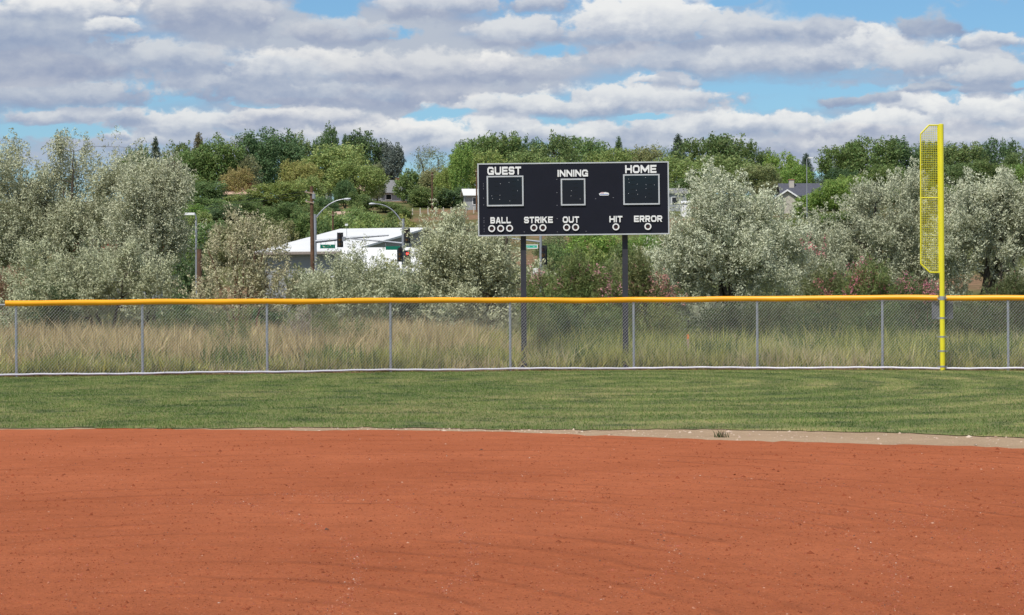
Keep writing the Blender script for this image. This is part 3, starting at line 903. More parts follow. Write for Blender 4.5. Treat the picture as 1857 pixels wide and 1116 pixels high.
# digit windows: frame, dark pane, small lamps
mpane, nt, p = mat('smoked_acrylic_pane')
p.inputs['Base Color'].default_value = (0.005, 0.005, 0.008, 1); p.inputs['Roughness'].default_value = 0.04
p.inputs['Specular IOR Level'].default_value = 0.5
M['led'] = simple('pale_digit_lamps', (0.55, 0.55, 0.58), 0.3)
M['seg'] = simple('dark_digit_slots', (0.012, 0.015, 0.018), 0.5, spec=.2)
for (xa, ya, xb, yb, ndig) in ((883, 319.5, 949.5, 374.5, 2), (1017, 324.5, 1061.5, 373.2, 1), (1130, 316.5, 1196, 371.8, 2)):
    a = bl((xa + xb) / 2, (ya + yb) / 2)
    w, h = (xb - xa) * K / 2, (yb - ya) * K / 2
    cx, cz = a
    t = 0.034
    f = MB()
    f.prism([(cx - w, cz + h - t), (cx + w, cz + h - t), (cx + w, cz + h), (cx - w, cz + h)], FY - .03, FY - .001)
    f.prism([(cx - w, cz - h), (cx + w, cz - h), (cx + w, cz - h + t), (cx - w, cz - h + t)], FY - .03, FY - .001)
    f.prism([(cx - w, cz - h + t), (cx - w + t, cz - h + t), (cx - w + t, cz + h - t), (cx - w, cz + h - t)], FY - .03, FY - .001)
    f.prism([(cx + w - t, cz - h + t), (cx + w, cz - h + t), (cx + w, cz + h - t), (cx + w - t, cz + h - t)], FY - .03, FY - .001)
    win = place_board(f.build('digit_window', M['trim'], sb))
    MB().prism([(cx - w + t, cz - h + t), (cx + w - t, cz - h + t), (cx + w - t, cz + h - t), (cx - w + t, cz + h - t)], FY - .012, FY - .002).build('pane', mpane, win)
    sg, ld = MB(), MB()
    rr_ = np.random.default_rng(int(xa))
    for dgt in range(ndig):
        dcx = cx + (dgt - (ndig - 1) / 2) * w * 0.95
        if ndig == 1: dcx += w * 0.2
        for zz in (.62, .32, .02, -.28, -.58):
            sg.box((dcx, FY - .014, cz + zz * h), (.10, .004, .014))
            for sx_ in (-.1, .1):
                if rr_.uniform() < .34:
                    ld.box((dcx + sx_ + rr_.uniform(-.02, .02), FY - .016, cz + zz * h + rr_.uniform(-.03, .06)), (.012, .006, .012))
    sg.build('digit_slots', M['seg'], win)
    ld.build('digit_lamps', M['led'], win)
# round indicator lamps
for px, py in ((891.2, 415), (907.4, 414.8), (923.5, 414.5), (967.5, 413.6), (983.8, 413.4), (1026.8, 412.9), (1043, 412.7), (1116, 411.9), (1174, 411.2)):
    c = bl(px, py)
    ring = place_board(MB().disc_y(c, 4.1 * K, 6.3 * K, FY - .03, FY - .001).build('indicator_lamp', M['white'], sb, smooth=True))
    MB().disc_y(c, 0, 4.1 * K, FY - .006, FY - .001).build('lens', M['lens'], ring)
# small white maker's plate with a blue band
c = bl(1095.3, 352.5)
w = 9.3 * K
pl_ = place_board(MB().prism([(c[0] - w, c[1]), (c[0] - w * .8, c[1] - .036), (c[0] + w * .85, c[1] - .036), (c[0] + w, c[1]), (c[0] + w * .85, c[1] + .03), (c[0] + .3 * w, c[1] + .046), (c[0] - w * .6, c[1] + .044), (c[0] - w * .85, c[1] + .02)], FY - .008, FY - .001).build('badge', M['white'], sb))
MB().prism([(c[0] - w * .8, c[1] - .016), (c[0] + w * .85, c[1] - .016), (c[0] + w * .85, c[1] - .002), (c[0] - w * .8, c[1] - .002)], FY - .011, FY - .0085).build('blue_band', simple('badge_blue', (.18, .25, .6), .5), pl_)
MB().prism([(c[0] - w * .7, c[1] + .022), (c[0] - w * .05, c[1] + .022), (c[0] - w * .05, c[1] + .036), (c[0] - w * .7, c[1] + .036)], FY - .011, FY - .0085).build('red_mark', simple('badge_red', (.6, .2, .25), .5), pl_)
# scratches and rivets
mb = MB()
for py in (334, 338, 343, 360, 372, 396, 401, 404, 410, 416, 420):
    q = bl(877 + .005 * (py - 333), py); mb.box((q[0], FY - .002, q[1]), (.012, .004, .03))
for px, py in ((1010, 326), (1010, 350), (1010, 373), (1010, 397), (1010, 421), (1080, 361), (1112, 359), (950, 421), (1062, 420)):
    q = bl(px, py); mb.box((q[0], FY - .003, q[1]), (.025, .005, .018))
place_board(mb.build('rivets_and_scratches', simple('scuffed_paint', (.16, .16, .19), .6), sb))
# two square posts, board bolted to their front
for px in (949.8, 1134):
    b_ = Vector((X(px, SD + .18), SD + .18, 0)) - sb.location
    mb = MB()
    zt = bc.z + H2 - .1
    hw = 0.068
    # wide-flange post: two flanges and a web
    mb.box((b_.x, b_.y - hw, zt / 2), (2 * hw, .014, zt)); mb.box((b_.x, b_.y + hw, zt / 2), (2 * hw, .014, zt)); mb.box((b_.x, b_.y, zt / 2), (.012, 2 * hw - .014, zt))
    mb.build('post', M['post_dark'], sb)

# wooden stakes standing in the weeds behind the fence
for px, top, bot, d, m_, lab in ((1247.5, 608, 664, 61.5, M['stake'], 'thin grey stake with an orange tip in the weeds behind the fence'),
                                (1333, 608, 642, 66, M['stake'], 'short pale stake standing in grass behind the fence under the silvery tree'),
                                (1246, 640, 664, 64, M['stake'], None)):
    if not lab: continue
    q = at(px, top, d)
    st = empty('survey_stake', (q.x, d, 0), lab, 'stake')
    MB().box((0, 0, q.z / 2 - .05), (.05, .03, q.z - .1)).build('shaft', m_, st)
    MB().prism([(-.025, q.z - .1), (.025, q.z - .1), (.025, q.z), (0, q.z + .03), (-.025, q.z)], -.016, .016).build('painted_tip', M['orange'] if px < 1300 else M['stake'], st)

# ================================================================ TALL WEEDS BEHIND THE FENCE
def weeds(name, label, n, xr, yfun, hfun, w, seed, color_lo, color_hi, lean, dens=None):
    rr = np.random.default_rng(seed)
    x = rr.uniform(xr[0], xr[1], n)
    y = yfun(x, rr)
    for px in (949.8, 1134):          # trodden bare at the foot of the scoreboard posts
        keep = ~((np.abs(x - X(px, 60)) < .14) & (y < 61.4))
        x, y = x[keep], y[keep]
    n = len(x)
    if dens is not None:
        keep = rr.uniform(0, 1, len(x)) < dens(x, y)
        x, y = x[keep], y[keep]
    h = hfun(x, y, rr)
    n = len(x)
    vs = blades(n, x, y, h, rr.uniform(.7, 1.4, n) * w, lean, seed + 1, 0.0)
    m, nt, p = mat(name + '_blades')
    ge = nd(nt, 'ShaderNodeNewGeometry'); rp = nd(nt, 'ShaderNodeValToRGB')
    rp.color_ramp.elements[0].color = (*color_lo, 1); rp.color_ramp.elements[1].color = (*color_hi, 1)
    nt.links.new(ge.outputs['Random Per Island'], rp.inputs[0]); nt.links.new(rp.outputs[0], p.inputs['Base Color'])
    p.inputs['Roughness'].default_value = .7; p.inputs['Specular IOR Level'].default_value = .2
    tr = nd(nt, 'ShaderNodeBsdfTranslucent'); nt.links.new(rp.outputs[0], tr.inputs[0])
    mx = nd(nt, 'ShaderNodeMixShader'); mx.inputs[0].default_value = .3
    nt.links.new(p.outputs[0], mx.inputs[1]); nt.links.new(tr.outputs[0], mx.inputs[2]); nt.links.new(mx.outputs[0], nt.nodes['Material Output'].inputs['Surface'])
    return tag(link(name, fast_mesh(name, vs, 3, m)), label, 'weeds', kind='stuff')
patch = lambda x, y, a=1.0: np.sin(x * .9 * a + 1.3 * np.sin(y * .5)) * np.sin(y * .7 * a + x * .37) 
def vn(x, y, sc, seed):
    g_ = np.random.default_rng(seed).uniform(-1, 1, (64, 64))
    u_, v_ = x / sc + 20, y / sc
    i, j = np.floor(u_).astype(int), np.floor(v_).astype(int)
    a, b = u_ - i, v_ - j
    a, b = a * a * (3 - 2 * a), b * b * (3 - 2 * b)
    G = lambda p_, q_: g_[p_ % 64, q_ % 64]
    return (G(i, j) * (1 - a) + G(i + 1, j) * a) * (1 - b) + (G(i, j + 1) * (1 - a) + G(i + 1, j + 1) * a) * b
near_y = lambda a, b, k=1.0: (lambda x, rr: fence_d_at_x(x) + a + (b - a) * rr.uniform(0, 1, len(x)) ** k)
XS = X(870, 60)
weeds('dry_grass', 'tall tan dry grass standing behind the left half of the fence', 95000, (-20, 0.5), near_y(2.2, 24, 1.15),
      lambda x, y, rr: np.clip(0.82 + .26 * vn(x, y, 1.6, 1) + .22 * vn(x, y, .5, 2) + np.where(y < 62.5, -.15, 0.1), .3, 1.4) * rr.uniform(.6, 1.2, len(x)) * np.where(x > XS, .75, 1),   .040, 31,
      (0.34, 0.255, 0.115), (0.74, 0.60, 0.335), .6, lambda x, y: np.clip(.5 + .9 * vn(x, y, 1.4, 3) + .5 * vn(x, y, .5, 4), .02, 1))
weeds('green_weeds', 'green and yellowish weeds growing along the foot of the fence', 115000, (-18, 18), near_y(.25, 9, 1.5),
      lambda x, y, rr: np.clip(.46 + .16 * vn(x, y, 1.3, 5) + .2 * vn(x, y, .45, 6) + .05 * (y - 60), .15, 1.1) * rr.uniform(.5, 1.25, len(x)), .042, 41,
      (0.15, 0.20, 0.045), (0.62, 0.58, 0.18), .6, lambda x, y: np.clip(.5 + .8 * vn(x, y, 1.2, 7) + .5 * vn(x, y, .5, 8), .03, 1))
weeds('pale_grass', 'pale seeding grass mixed into the weeds along the fence', 60000, (-18, 18), near_y(.3, 12, 1.3),
      lambda x, y, rr: np.clip(.44 + .18 * vn(x, y, 1.1, 9) + .18 * vn(x, y, .4, 10) + .03 * (y - 60), .15, 1.0) * rr.uniform(.5, 1.3, len(x)), .030, 51,
      (0.46, 0.38, 0.16), (0.74, 0.65, 0.38), .55, lambda x, y: np.clip(.4 + .7 * vn(x, y, 1.8, 11) + .5 * vn(x, y, .5, 12), .03, 1))
weeds('broad_weeds', 'darker broad leaved weeds in clumps behind the fence', 60000, (-18, 18), near_y(.8, 12, 1.2),
      lambda x, y, rr: np.clip(.55 + .3 * vn(x, y, .9, 13) + .03 * (y - 60), .2, 1.1) * rr.uniform(.3, 1.1, len(x)), .06, 61,
      (0.09, 0.14, 0.035), (0.25, 0.30, 0.09), .5, lambda x, y: np.clip(-.05 + 1.3 * vn(x, y, .9, 13), 0, 1))

# ================================================================ TREES
def unit(v):
    return v / np.maximum(np.linalg.norm(v, axis=-1, keepdims=True), 1e-9)
def leaf_quads(c, d, s, Ln, W):
    Ln = Ln[:, None] / 2; W = W[:, None] / 2
    return np.stack([c - d * Ln, c + s * W, c + d * Ln, c - s * W], 1).reshape(-1, 3)
def crown(rr, ells, n_clumps, n_leaf, spray_l, spray_r, leaf_l, leaf_w, up=.6, out=.7, rnd=.4, shell=.55, zmin=None, droop=0.0, loose=.12, boughs=0, bough_r=.42):
    """sprays of leaves spread through a union of ellipsoids; returns leaf quads and the spray centres"""
    ells = [(np.array(c, float), np.array(r, float) * (.86 if boughs else 1)) for c, r in ells]
    wts = np.array([(r[0] * r[1] * r[2]) ** (2 / 3) for c, r in ells]); wts /= wts.sum()
    C, D = [], []
    pick = rr.choice(len(ells), n_clumps * 2, p=wts)
    for k in pick:
        c, r = ells[k]
        q = unit(rr.normal(0, 1, 3))
        rad = shell + (1 - shell) * rr.uniform() ** .6
        # lumpy surface so the outline is uneven
        rad *= 1 + .15 * math.sin(5 * q[0] + 3 * q[2] + k * 2) + .10 * math.sin(9 * q[1] - 7 * q[2] + k)
        if rr.uniform() < loose:
            rad *= rr.uniform(1.04, 1.22)
        pnt = c + q * r * rad
        if any(np.sum(((pnt - c2) / r2) ** 2) < .38 for j, (c2, r2) in enumerate(ells) if j != k):
            continue
        if zmin is not None and pnt[2] < zmin:
            continue
        C.append(pnt); D.append(q / r * r.mean())
        if len(C) >= (boughs or n_clumps):
            break
    C = np.array(C); D = unit(np.array(D))
    if boughs:                         # sprays gathered on boughs, with gaps between the boughs
        bi = rr.integers(0, len(C), n_clumps)
        bs = rr.uniform(.6, 1.45, len(C))
        off = rr.normal(0, 1, (n_clumps, 3)) * np.array([.55, .55, .5]) * (bough_r * bs[bi])[:, None] + D[bi] * (rr.uniform(-.8, .9, n_clumps) * bough_r * bs[bi])[:, None] + np.array([0, 0, .25 * bough_r]) * rr.uniform(-1, 1.6, n_clumps)[:, None]
        D = unit(D[bi] * .6 + unit(off) * .8)
        C = C[bi] + off
        if zmin is not None:
            k_ = C[:, 2] > zmin
            C, D = C[k_], D[k_]
    D = unit(D * out + np.array([0, 0, up - droop]) + rr.normal(0, rnd, D.shape))
    n = len(C)
    size = rr.uniform(.65, 1.35, n)
    ci = np.repeat(np.arange(n), n_leaf)
    N = len(ci)
    s = rr.uniform(-.5, .5, N)
    rad = np.sqrt(rr.uniform(0, 1, N)) * spray_r * size[ci] * np.sqrt(np.clip(1 - (s * 1.85) ** 2, .05, 1))
    perp = unit(np.cross(D[ci], unit(rr.normal(0, 1, (N, 3)))))
    pos = C[ci] + D[ci] * (s * spray_l * size[ci])[:, None] + perp * rad[:, None]
    nrm = unit(perp * .8 + np.array([0, 0, .35]) + rr.normal(0, .42, (N, 3)))
    ld = D[ci] * .8 + perp * .4 + rr.normal(0, .5, (N, 3))
    ld = unit(ld - nrm * np.sum(ld * nrm, 1, keepdims=True))
    ls = np.cross(nrm, ld)
    return leaf_quads(pos, ld, ls, leaf_l * rr.uniform(.6, 1.4, N), leaf_w * rr.uniform(.6, 1.4, N)), C, D
def wood(rr, base, tips, r0, n_stems=3, n_limbs=9, n_branch=60, kink=.12, spread=.25, stub=True):
    """stems from the ground, limbs off the stems, branches to the sprays"""
    mb = MB()
    base = Vector(base)
    tips = np.asarray(tips)
    top = tips[:, 2].max(); cen = tips.mean(0); size = np.ptp(tips[:, 0]) / 2 + .01
    nodes = []
    def poly(a, b, ra, rb, sag=0.0, n=6):
        a, b = Vector(a), Vector(b)
        ln = (b - a).length
        pts = []
        for i in range(n + 1):
            t = i / n
            q = a.lerp(b, t)
            if 0 < i < n:
                q += Vector(rr.normal(0, kink * ln / n * .9, 3))
            q.z += math.sin(t * math.pi) * sag * ln
            pts.append(q)
        rad = [ra + (rb - ra) * (i / n) for i in range(n + 1)]
        mb.tube(pts, rad, 7 if ra > .03 else 5, caps=False)
        return pts, rad
    for k in range(n_stems):
        j = rr.integers(len(tips))
        far = tips[j]
        tgt = np.array([cen[0] + (far[0] - cen[0]) * .55, cen[1] + (far[1] - cen[1]) * .5, cen[2] + (top - cen[2]) * rr.uniform(.0, .6)])
        b = base + Vector((rr.normal(0, spread * .25), rr.normal(0, spread * .2), -.05))
        rk = r0 * rr.uniform(.6, 1)
        pts, rad = poly(b, tgt, rk, rk * .35, -.02, 8)
        nodes += list(zip(pts[2:], rad[2:]))
    for k in range(n_limbs):
        far = tips[rr.integers(len(tips))]
        a, ra = min(nodes, key=lambda q: (q[0] - Vector(far)).length + (8 if q[0].z > far[2] + .2 else 0))
        pts, rad = poly(a, Vector(a).lerp(Vector(far), .85), ra * .7, ra * .22, .06, 6)
        nodes += list(zip(pts[1:], rad[1:]))
    for k in range(n_branch):
        far = tips[rr.integers(len(tips))]
        a, ra = min(nodes, key=lambda q: (q[0] - Vector(far)).length + (4 if q[0].z > far[2] + .2 else 0))
        poly(a, far, max(ra * .45, r0 * .05), r0 * .03, .05, 4)
    return mb

def px_ells(base, d, lst, depth=.85):
    out = []
    for cx, cy, rx, ry in lst:
        q = at(cx, cy, d) - base
        k = d / F
        out.append(((q.x, q.y + (hash((cx, cy)) % 7 - 3) * .12, q.z), (rx * k, max(.6, rx * k * depth), ry * k)))
    return out
def shrub_tree(name, label, cat, group, bpx, d, lst, n_clumps, n_leaf, color, seed, stems=3, r0=.10, limbs=9, branches=60, woodmat='bark', leafmat='olive_leaf',
               spray=(.62, .17), leaf=(.10, .036), up=.75, out=.6, shell=.5, blossom=None, kink=.12, crown_name='crown', rnd=.4, spread=.25, zmin=.12, boughs=0):
    rr = np.random.default_rng(seed)
    base = Vector((X(bpx, d), d, 0))
    root = empty(name, base, label, cat, group)
    q, C, D = crown(rr, px_ells(base, d, lst), n_clumps, int(n_leaf * (1.3 if leafmat == 'olive_leaf' else 1)), spray[0], spray[1], leaf[0], leaf[1], up, out, rnd, shell, zmin=zmin, boughs=boughs)
    q[:, 2] = np.maximum(q[:, 2], .02)
    w = wood(rr, (0, 0, 0), C, r0, stems, limbs, branches, kink, spread)
    w.build('trunk', M[woodmat], root, smooth=True)
    o = link(crown_name, fast_mesh(crown_name, q, 4, M[leafmat]), root)
    o.color = (*color, 1)
    if blossom:
        bl_, bcol, bn = blossom
        q2, _, _ = crown(rr, px_ells(base, d, bl_), int(bn * .6), 20, .50, .10, .06, .04, .8, .4, .35, .55)
        b = link('blossom', fast_mesh('blossom', q2, 4, M['blossom']), root); b.color = (*bcol, 1)
    return root

SIL = (0.52, 0.54, 0.355)
SILD = (0.48, 0.50, 0.325)
TANS = (0.50, 0.475, 0.30)
OL = 'silvery Russian olive trees and bushes behind the fence'
def ol(label, bpx, d, lst, n_clumps, *a, **k):
    area = sum(rx * ry for _, _, rx, ry in lst) * (d / F) ** 2
    shrub_tree('olive_tree', label, 'tree', OL, bpx, d, lst, n_clumps, *a, boughs=int(34 + area * 6.5), **k)
ol('tallest silvery olive tree at the far left with dark forked limbs', 110, 92,
   [(30, 342, 56, 82), (110, 316, 52, 66), (162, 322, 42, 62), (80, 400, 100, 60), (195, 345, 50, 75), (150, 410, 80, 60), (-30, 400, 60, 110), (10, 470, 50, 50)],
   1650, 52, (0.490, 0.505, 0.339), 101, stems=4, r0=.17, limbs=16, branches=110, spray=(.95, .19), up=1.15, out=.55, shell=.38)
ol('silvery olive tree with loose outer sprays right of the tallest one', 275, 90,
   [(255, 340, 48, 75), (293, 360, 48, 60), (270, 420, 75, 55), (318, 335, 26, 32), (300, 440, 36, 38), (215, 420, 45, 55), (240, 480, 70, 45)],
   1080, 52, (0.516, 0.531, 0.367), 102, stems=3, r0=.13, limbs=14, branches=90, spray=(.85, .19), up=.9, out=.7, shell=.4)
ol('low broad silvery olive bush in front of the two tall left trees', 190, 86,
   [(80, 505, 70, 48), (170, 500, 80, 50), (260, 505, 75, 46), (312, 525, 32, 26), (190, 550, 130, 34), (90, 552, 80, 32)],
   1150, 46, SILD, 103, stems=5, r0=.07, limbs=12, branches=60, up=.9)
shrub_tree('olive_tree', 'thin brownish half bare bush with many upright reddish stems', 'tree', OL, 435, 84,
   [(412, 470, 38, 60), (452, 445, 50, 65), (490, 480, 44, 62), (425, 525, 75, 45), (500, 530, 44, 40)],
   380, 34, TANS, 104, stems=11, r0=.055, limbs=22, branches=200, woodmat='twig', up=1.1, spread=1.8)
ol('rounded silvery bush growing in front of the white roofed building', 640, 88,
   [(610, 515, 44, 38), (650, 505, 46, 44), (695, 520, 34, 34), (640, 545, 90, 32), (585, 530, 42, 34), (560, 545, 36, 26)],
   760, 46, (0.499, 0.522, 0.349), 105, stems=5, r0=.06, limbs=10, branches=60, up=1.0)
ol('large silvery olive tree left of the scoreboard posts reaching down into the grass', 880, 80,
   [(810, 442, 44, 48), (850, 470, 75, 62), (900, 500, 60, 70), (795, 510, 55, 50), (860, 550, 75, 55), (930, 470, 35, 45), (850, 595, 40, 28), (895, 580, 45, 42)],
   1350, 46, SIL, 106, stems=4, r0=.12, limbs=14, branches=90)
ol('small grey green bush between rounded bush and large scoreboard olive', 745, 90,
   [(748, 528, 34, 26), (735, 548, 46, 24), (775, 545, 35, 28)], 330, 44, (0.289, 0.336, 0.201), 107, stems=4, r0=.05, limbs=8, branches=30, up=.9)
ol('tallest brightest silvery olive tree right of the scoreboard', 1330, 82,
   [(1300, 350, 52, 46), (1275, 400, 55, 50), (1350, 400, 75, 60), (1410, 440, 60, 65), (1330, 460, 90, 65), (1240, 470, 55, 60), (1300, 530, 90, 55), (1400, 520, 65, 60), (1330, 575, 70, 34)],
   1900, 46, (0.569, 0.595, 0.432), 108, stems=5, r0=.13, limbs=16, branches=110)
ol('low silvery olive bush at the left foot of the tallest right tree', 1235, 84,
   [(1235, 520, 48, 40), (1215, 480, 32, 40), (1265, 555, 50, 32)], 420, 44, SIL, 109, stems=4, r0=.06, limbs=8, branches=30)
ol('greyer tan tinted olive tree just left of the yellow foul pole', 1590, 86,
   [(1535, 420, 55, 62), (1600, 390, 65, 62), (1655, 380, 50, 75), (1600, 455, 95, 55), (1665, 470, 55, 55), (1530, 490, 55, 45), (1620, 520, 70, 40)],
   1380, 44, (0.490, 0.509, 0.357), 110, stems=4, r0=.13, limbs=16, branches=110)
ol('dark stemmed olive tree at the right edge beyond the foul pole', 1785, 84,
   [(1755, 385, 48, 60), (1820, 375, 50, 58), (1770, 445, 70, 50), (1840, 440, 55, 60), (1880, 400, 50, 70), (1720, 460, 38, 60), (1735, 520, 40, 40), (1845, 510, 45, 40)],
   1350, 44, (0.543, 0.564, 0.403), 111, stems=6, r0=.13, limbs=16, branches=120)
ol('leaning pale olive sapling with bare curved limb between the right trees', 1480, 88,
   [(1465, 500, 40, 45), (1480, 440, 30, 40), (1500, 530, 45, 35)], 330, 40, (0.367, 0.382, 0.247), 112, stems=3, r0=.06, limbs=10, branches=50)

TG = (0.20, 0.25, 0.085)
PINK = (0.58, 0.30, 0.30)
tam = lambda *a, **k: shrub_tree('tamarisk', a[0], 'shrub', 'pink flowering tamarisk shrubs behind the fence', *a[1:], woodmat='twig', leafmat='leaf', spray=(.75, .12), leaf=(.13, .022), up=1.3, out=.35, **k)
tam('pink flowered tamarisk right beside the left scoreboard post', 990, 76, [(985, 560, 42, 50), (1000, 600, 45, 42), (985, 530, 28, 30)], 330, 46, TG, 201, stems=7, r0=.04, limbs=10, branches=60,
    blossom=([(975, 520, 22, 22), (985, 560, 30, 30), (965, 505, 16, 14)], PINK, 70))
tam('tall green tamarisk tipped with pink between the scoreboard posts', 1060, 74, [(1045, 545, 50, 55), (1085, 530, 45, 50), (1060, 600, 70, 46), (1045, 500, 25, 40), (1110, 590, 40, 50)], 700, 46, TG, 202, stems=9, r0=.045, limbs=12, branches=80,
    blossom=([(1040, 515, 35, 22), (1085, 512, 42, 24), (1070, 495, 25, 14), (1110, 530, 22, 20)], PINK, 150))
tam('olive green tamarisk behind the right scoreboard post', 1165, 75, [(1150, 540, 38, 52), (1190, 555, 40, 42), (1170, 605, 65, 40), (1160, 500, 20, 36)], 520, 46, (0.19, 0.215, 0.08), 203, stems=8, r0=.04, limbs=10, branches=60,
    blossom=([(1195, 520, 30, 26), (1150, 510, 24, 22), (1218, 545, 24, 22)], (0.50, 0.26, 0.22), 95))
tam('dull green tamarisk at the foot of the tan tinted olive', 1500, 77, [(1500, 540, 45, 46), (1530, 580, 55, 40), (1480, 590, 40, 36)], 430, 46, (0.19, 0.215, 0.085), 204, stems=7, r0=.04, limbs=10, branches=50,
    blossom=([(1475, 445, 24, 14), (1495, 520, 16, 14)], (0.52, 0.20, 0.2), 26))
tam('brightest pink flowered tamarisk left of the yellow foul pole', 1590, 76, [(1575, 530, 45, 44), (1610, 570, 50, 46), (1560, 590, 40, 36)], 480, 46, TG, 205, stems=7, r0=.04, limbs=10, branches=60,
    blossom=([(1572, 505, 34, 26), (1590, 525, 36, 20), (1545, 530, 20, 12)], (0.60, 0.22, 0.25), 130))
tam('dark tamarisk with pink tips directly behind the foul pole', 1670, 75, [(1660, 560, 45, 40), (1680, 600, 55, 40), (1640, 600, 40, 36)], 480, 46, (0.14, 0.18, 0.07), 206, stems=7, r0=.04, limbs=10, branches=60,
    blossom=([(1655, 522, 36, 18), (1680, 530, 24, 14)], (0.58, 0.23, 0.26), 80))
tam('dark tamarisk thicket behind the fence at the right edge', 1800, 75, [(1760, 590, 50, 40), (1820, 580, 55, 46), (1870, 570, 45, 50), (1840, 540, 30, 36)], 620, 46, (0.15, 0.175, 0.07), 207, stems=9, r0=.045, limbs=12, branches=70,
    blossom=([(1835, 585, 22, 18), (1850, 530, 18, 26)], (0.46, 0.22, 0.2), 45))
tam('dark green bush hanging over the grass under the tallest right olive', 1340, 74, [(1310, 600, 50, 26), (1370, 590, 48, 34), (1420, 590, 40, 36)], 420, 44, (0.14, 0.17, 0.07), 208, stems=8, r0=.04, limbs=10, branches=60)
tam('reddish dry bush at the foot of the left trees', 30, 88, [(20, 540, 45, 28), (0, 520, 40, 30)], 200, 40, (0.42, 0.28, 0.19), 209, stems=7, r0=.03, limbs=10, branches=90)
# leafy green herbs rising out of the weeds close to the fence
herb = lambda *a, **k: shrub_tree('tall_weed', a[0], 'weed', 'tall leafy weeds just behind the fence', *a[1:], woodmat='twig', leafmat='leaf', spray=(.5, .05), leaf=(.10, .016), up=2.2, out=.4, rnd=.25, shell=.2, crown_name='leaves', zmin=.1, **k)
herb('upright green broom like weed in the tan grass at left', 420, 63, [(420, 615, 38, 42), (440, 600, 22, 36)], 90, 34, (0.24, 0.27, 0.10), 301, stems=9, r0=.012, limbs=6, branches=20)
herb('grey stemmed dry weed beside the third fence post', 540, 65, [(535, 605, 28, 46), (560, 595, 26, 46)], 60, 26, (0.38, 0.33, 0.25), 302, stems=10, r0=.014, limbs=8, branches=60)
herb('dark green leafy weed between tan grass and fence left of centre', 640, 64, [(640, 610, 40, 36), (600, 605, 30, 34)], 90, 34, (0.22, 0.25, 0.09), 303, stems=8, r0=.012, limbs=6, branches=20)
herb('dark green leafy patch in the tan grass behind the second and third fence posts', 330, 70, [(320, 588, 50, 20), (370, 585, 40, 22)], 120, 36, (0.15, 0.19, 0.07), 305, stems=8, r0=.012, limbs=6, branches=20)
herb('green weed clump between the third and fourth fence posts', 590, 66, [(590, 612, 40, 36)], 90, 36, (0.19, 0.22, 0.08), 306, stems=8, r0=.012, limbs=6, branches=20)
bush = lambda *a, **k: shrub_tree('low_bush', a[0], 'bush', 'low green bushes in the grass right behind the fence', *a[1:], woodmat='twig', leafmat='leaf', spray=(.4, .12), leaf=(.10, .035), up=.8, out=.6, boughs=14, **k)
bush('dark green bush right of the left scoreboard post', 1020, 68, [(1015, 600, 40, 34)], 150, 40, (0.12, 0.17, 0.06), 401, stems=6, r0=.02, limbs=6, branches=30)
bush('green bush left of the right scoreboard post', 1095, 69, [(1095, 605, 38, 32)], 140, 40, (0.17, 0.22, 0.07), 402, stems=6, r0=.02, limbs=6, branches=30)
bush('yellow green bush right of the right scoreboard post', 1195, 68, [(1195, 600, 40, 34)], 130, 40, (0.24, 0.27, 0.09), 403, stems=6, r0=.02, limbs=6, branches=30)
bush('shady bush under the tallest right olive left of a fence post', 1320, 70, [(1310, 598, 44, 26)], 130, 40, (0.10, 0.13, 0.05), 404, stems=6, r0=.02, limbs=6, branches=30)  # leaves coloured dark to carry the shade under the olive crown
bush('dark green bush midway between the right fence posts', 1480, 68, [(1470, 608, 50, 28)], 150, 40, (0.11, 0.15, 0.055), 405, stems=6, r0=.02, limbs=6, branches=30)
bush('green bush behind the fence post left of the foul pole', 1590, 68, [(1580, 606, 44, 32)], 140, 40, (0.15, 0.20, 0.065), 406, stems=6, r0=.02, limbs=6, branches=30)
bush('dark bush behind the fence at the foot of the foul pole', 1680, 69, [(1680, 612, 50, 28)], 150, 40, (0.10, 0.14, 0.05), 407, stems=6, r0=.02, limbs=6, branches=30)
bush('dark bush behind the rightmost fence post', 1800, 68, [(1795, 606, 52, 32)], 150, 40, (0.11, 0.14, 0.05), 408, stems=6, r0=.02, limbs=6, branches=30)
bush('dark low bush in shade behind the leftmost fence bay', 110, 72, [(110, 572, 46, 18)], 110, 40, (0.09, 0.12, 0.05), 409, stems=6, r0=.02, limbs=6, branches=30)  # shade below the left crowns, put into a dark leaf colour
herb('slender green weed beside the left scoreboard post', 975, 64, [(985, 600, 26, 46)], 60, 34, (0.22, 0.25, 0.09), 304, stems=8, r0=.012, limbs=6, branches=20)
# tiny weed on the bare strip
q = on_ground(1309, 794)
root = empty('small_weed', q, 'tiny dark green weed alone on the pale bare strip of the infield edge', 'weed')
rr = np.random.default_rng(5)
n = 26
vs = blades(n, rr.normal(0, .05, n), rr.normal(0, .03, n), rr.uniform(.05, .12, n), rr.uniform(.012, .022, n), .5, 8, 0.0)
o = link('leaves', fast_mesh('leaves', vs, 3, M['leaf']), root); o.color = (0.07, 0.085, 0.03, 1)
MB().tube([(0, 0, -.01), (0.01, 0, .07)], .005, 5).build('stem', M['twig'], root)

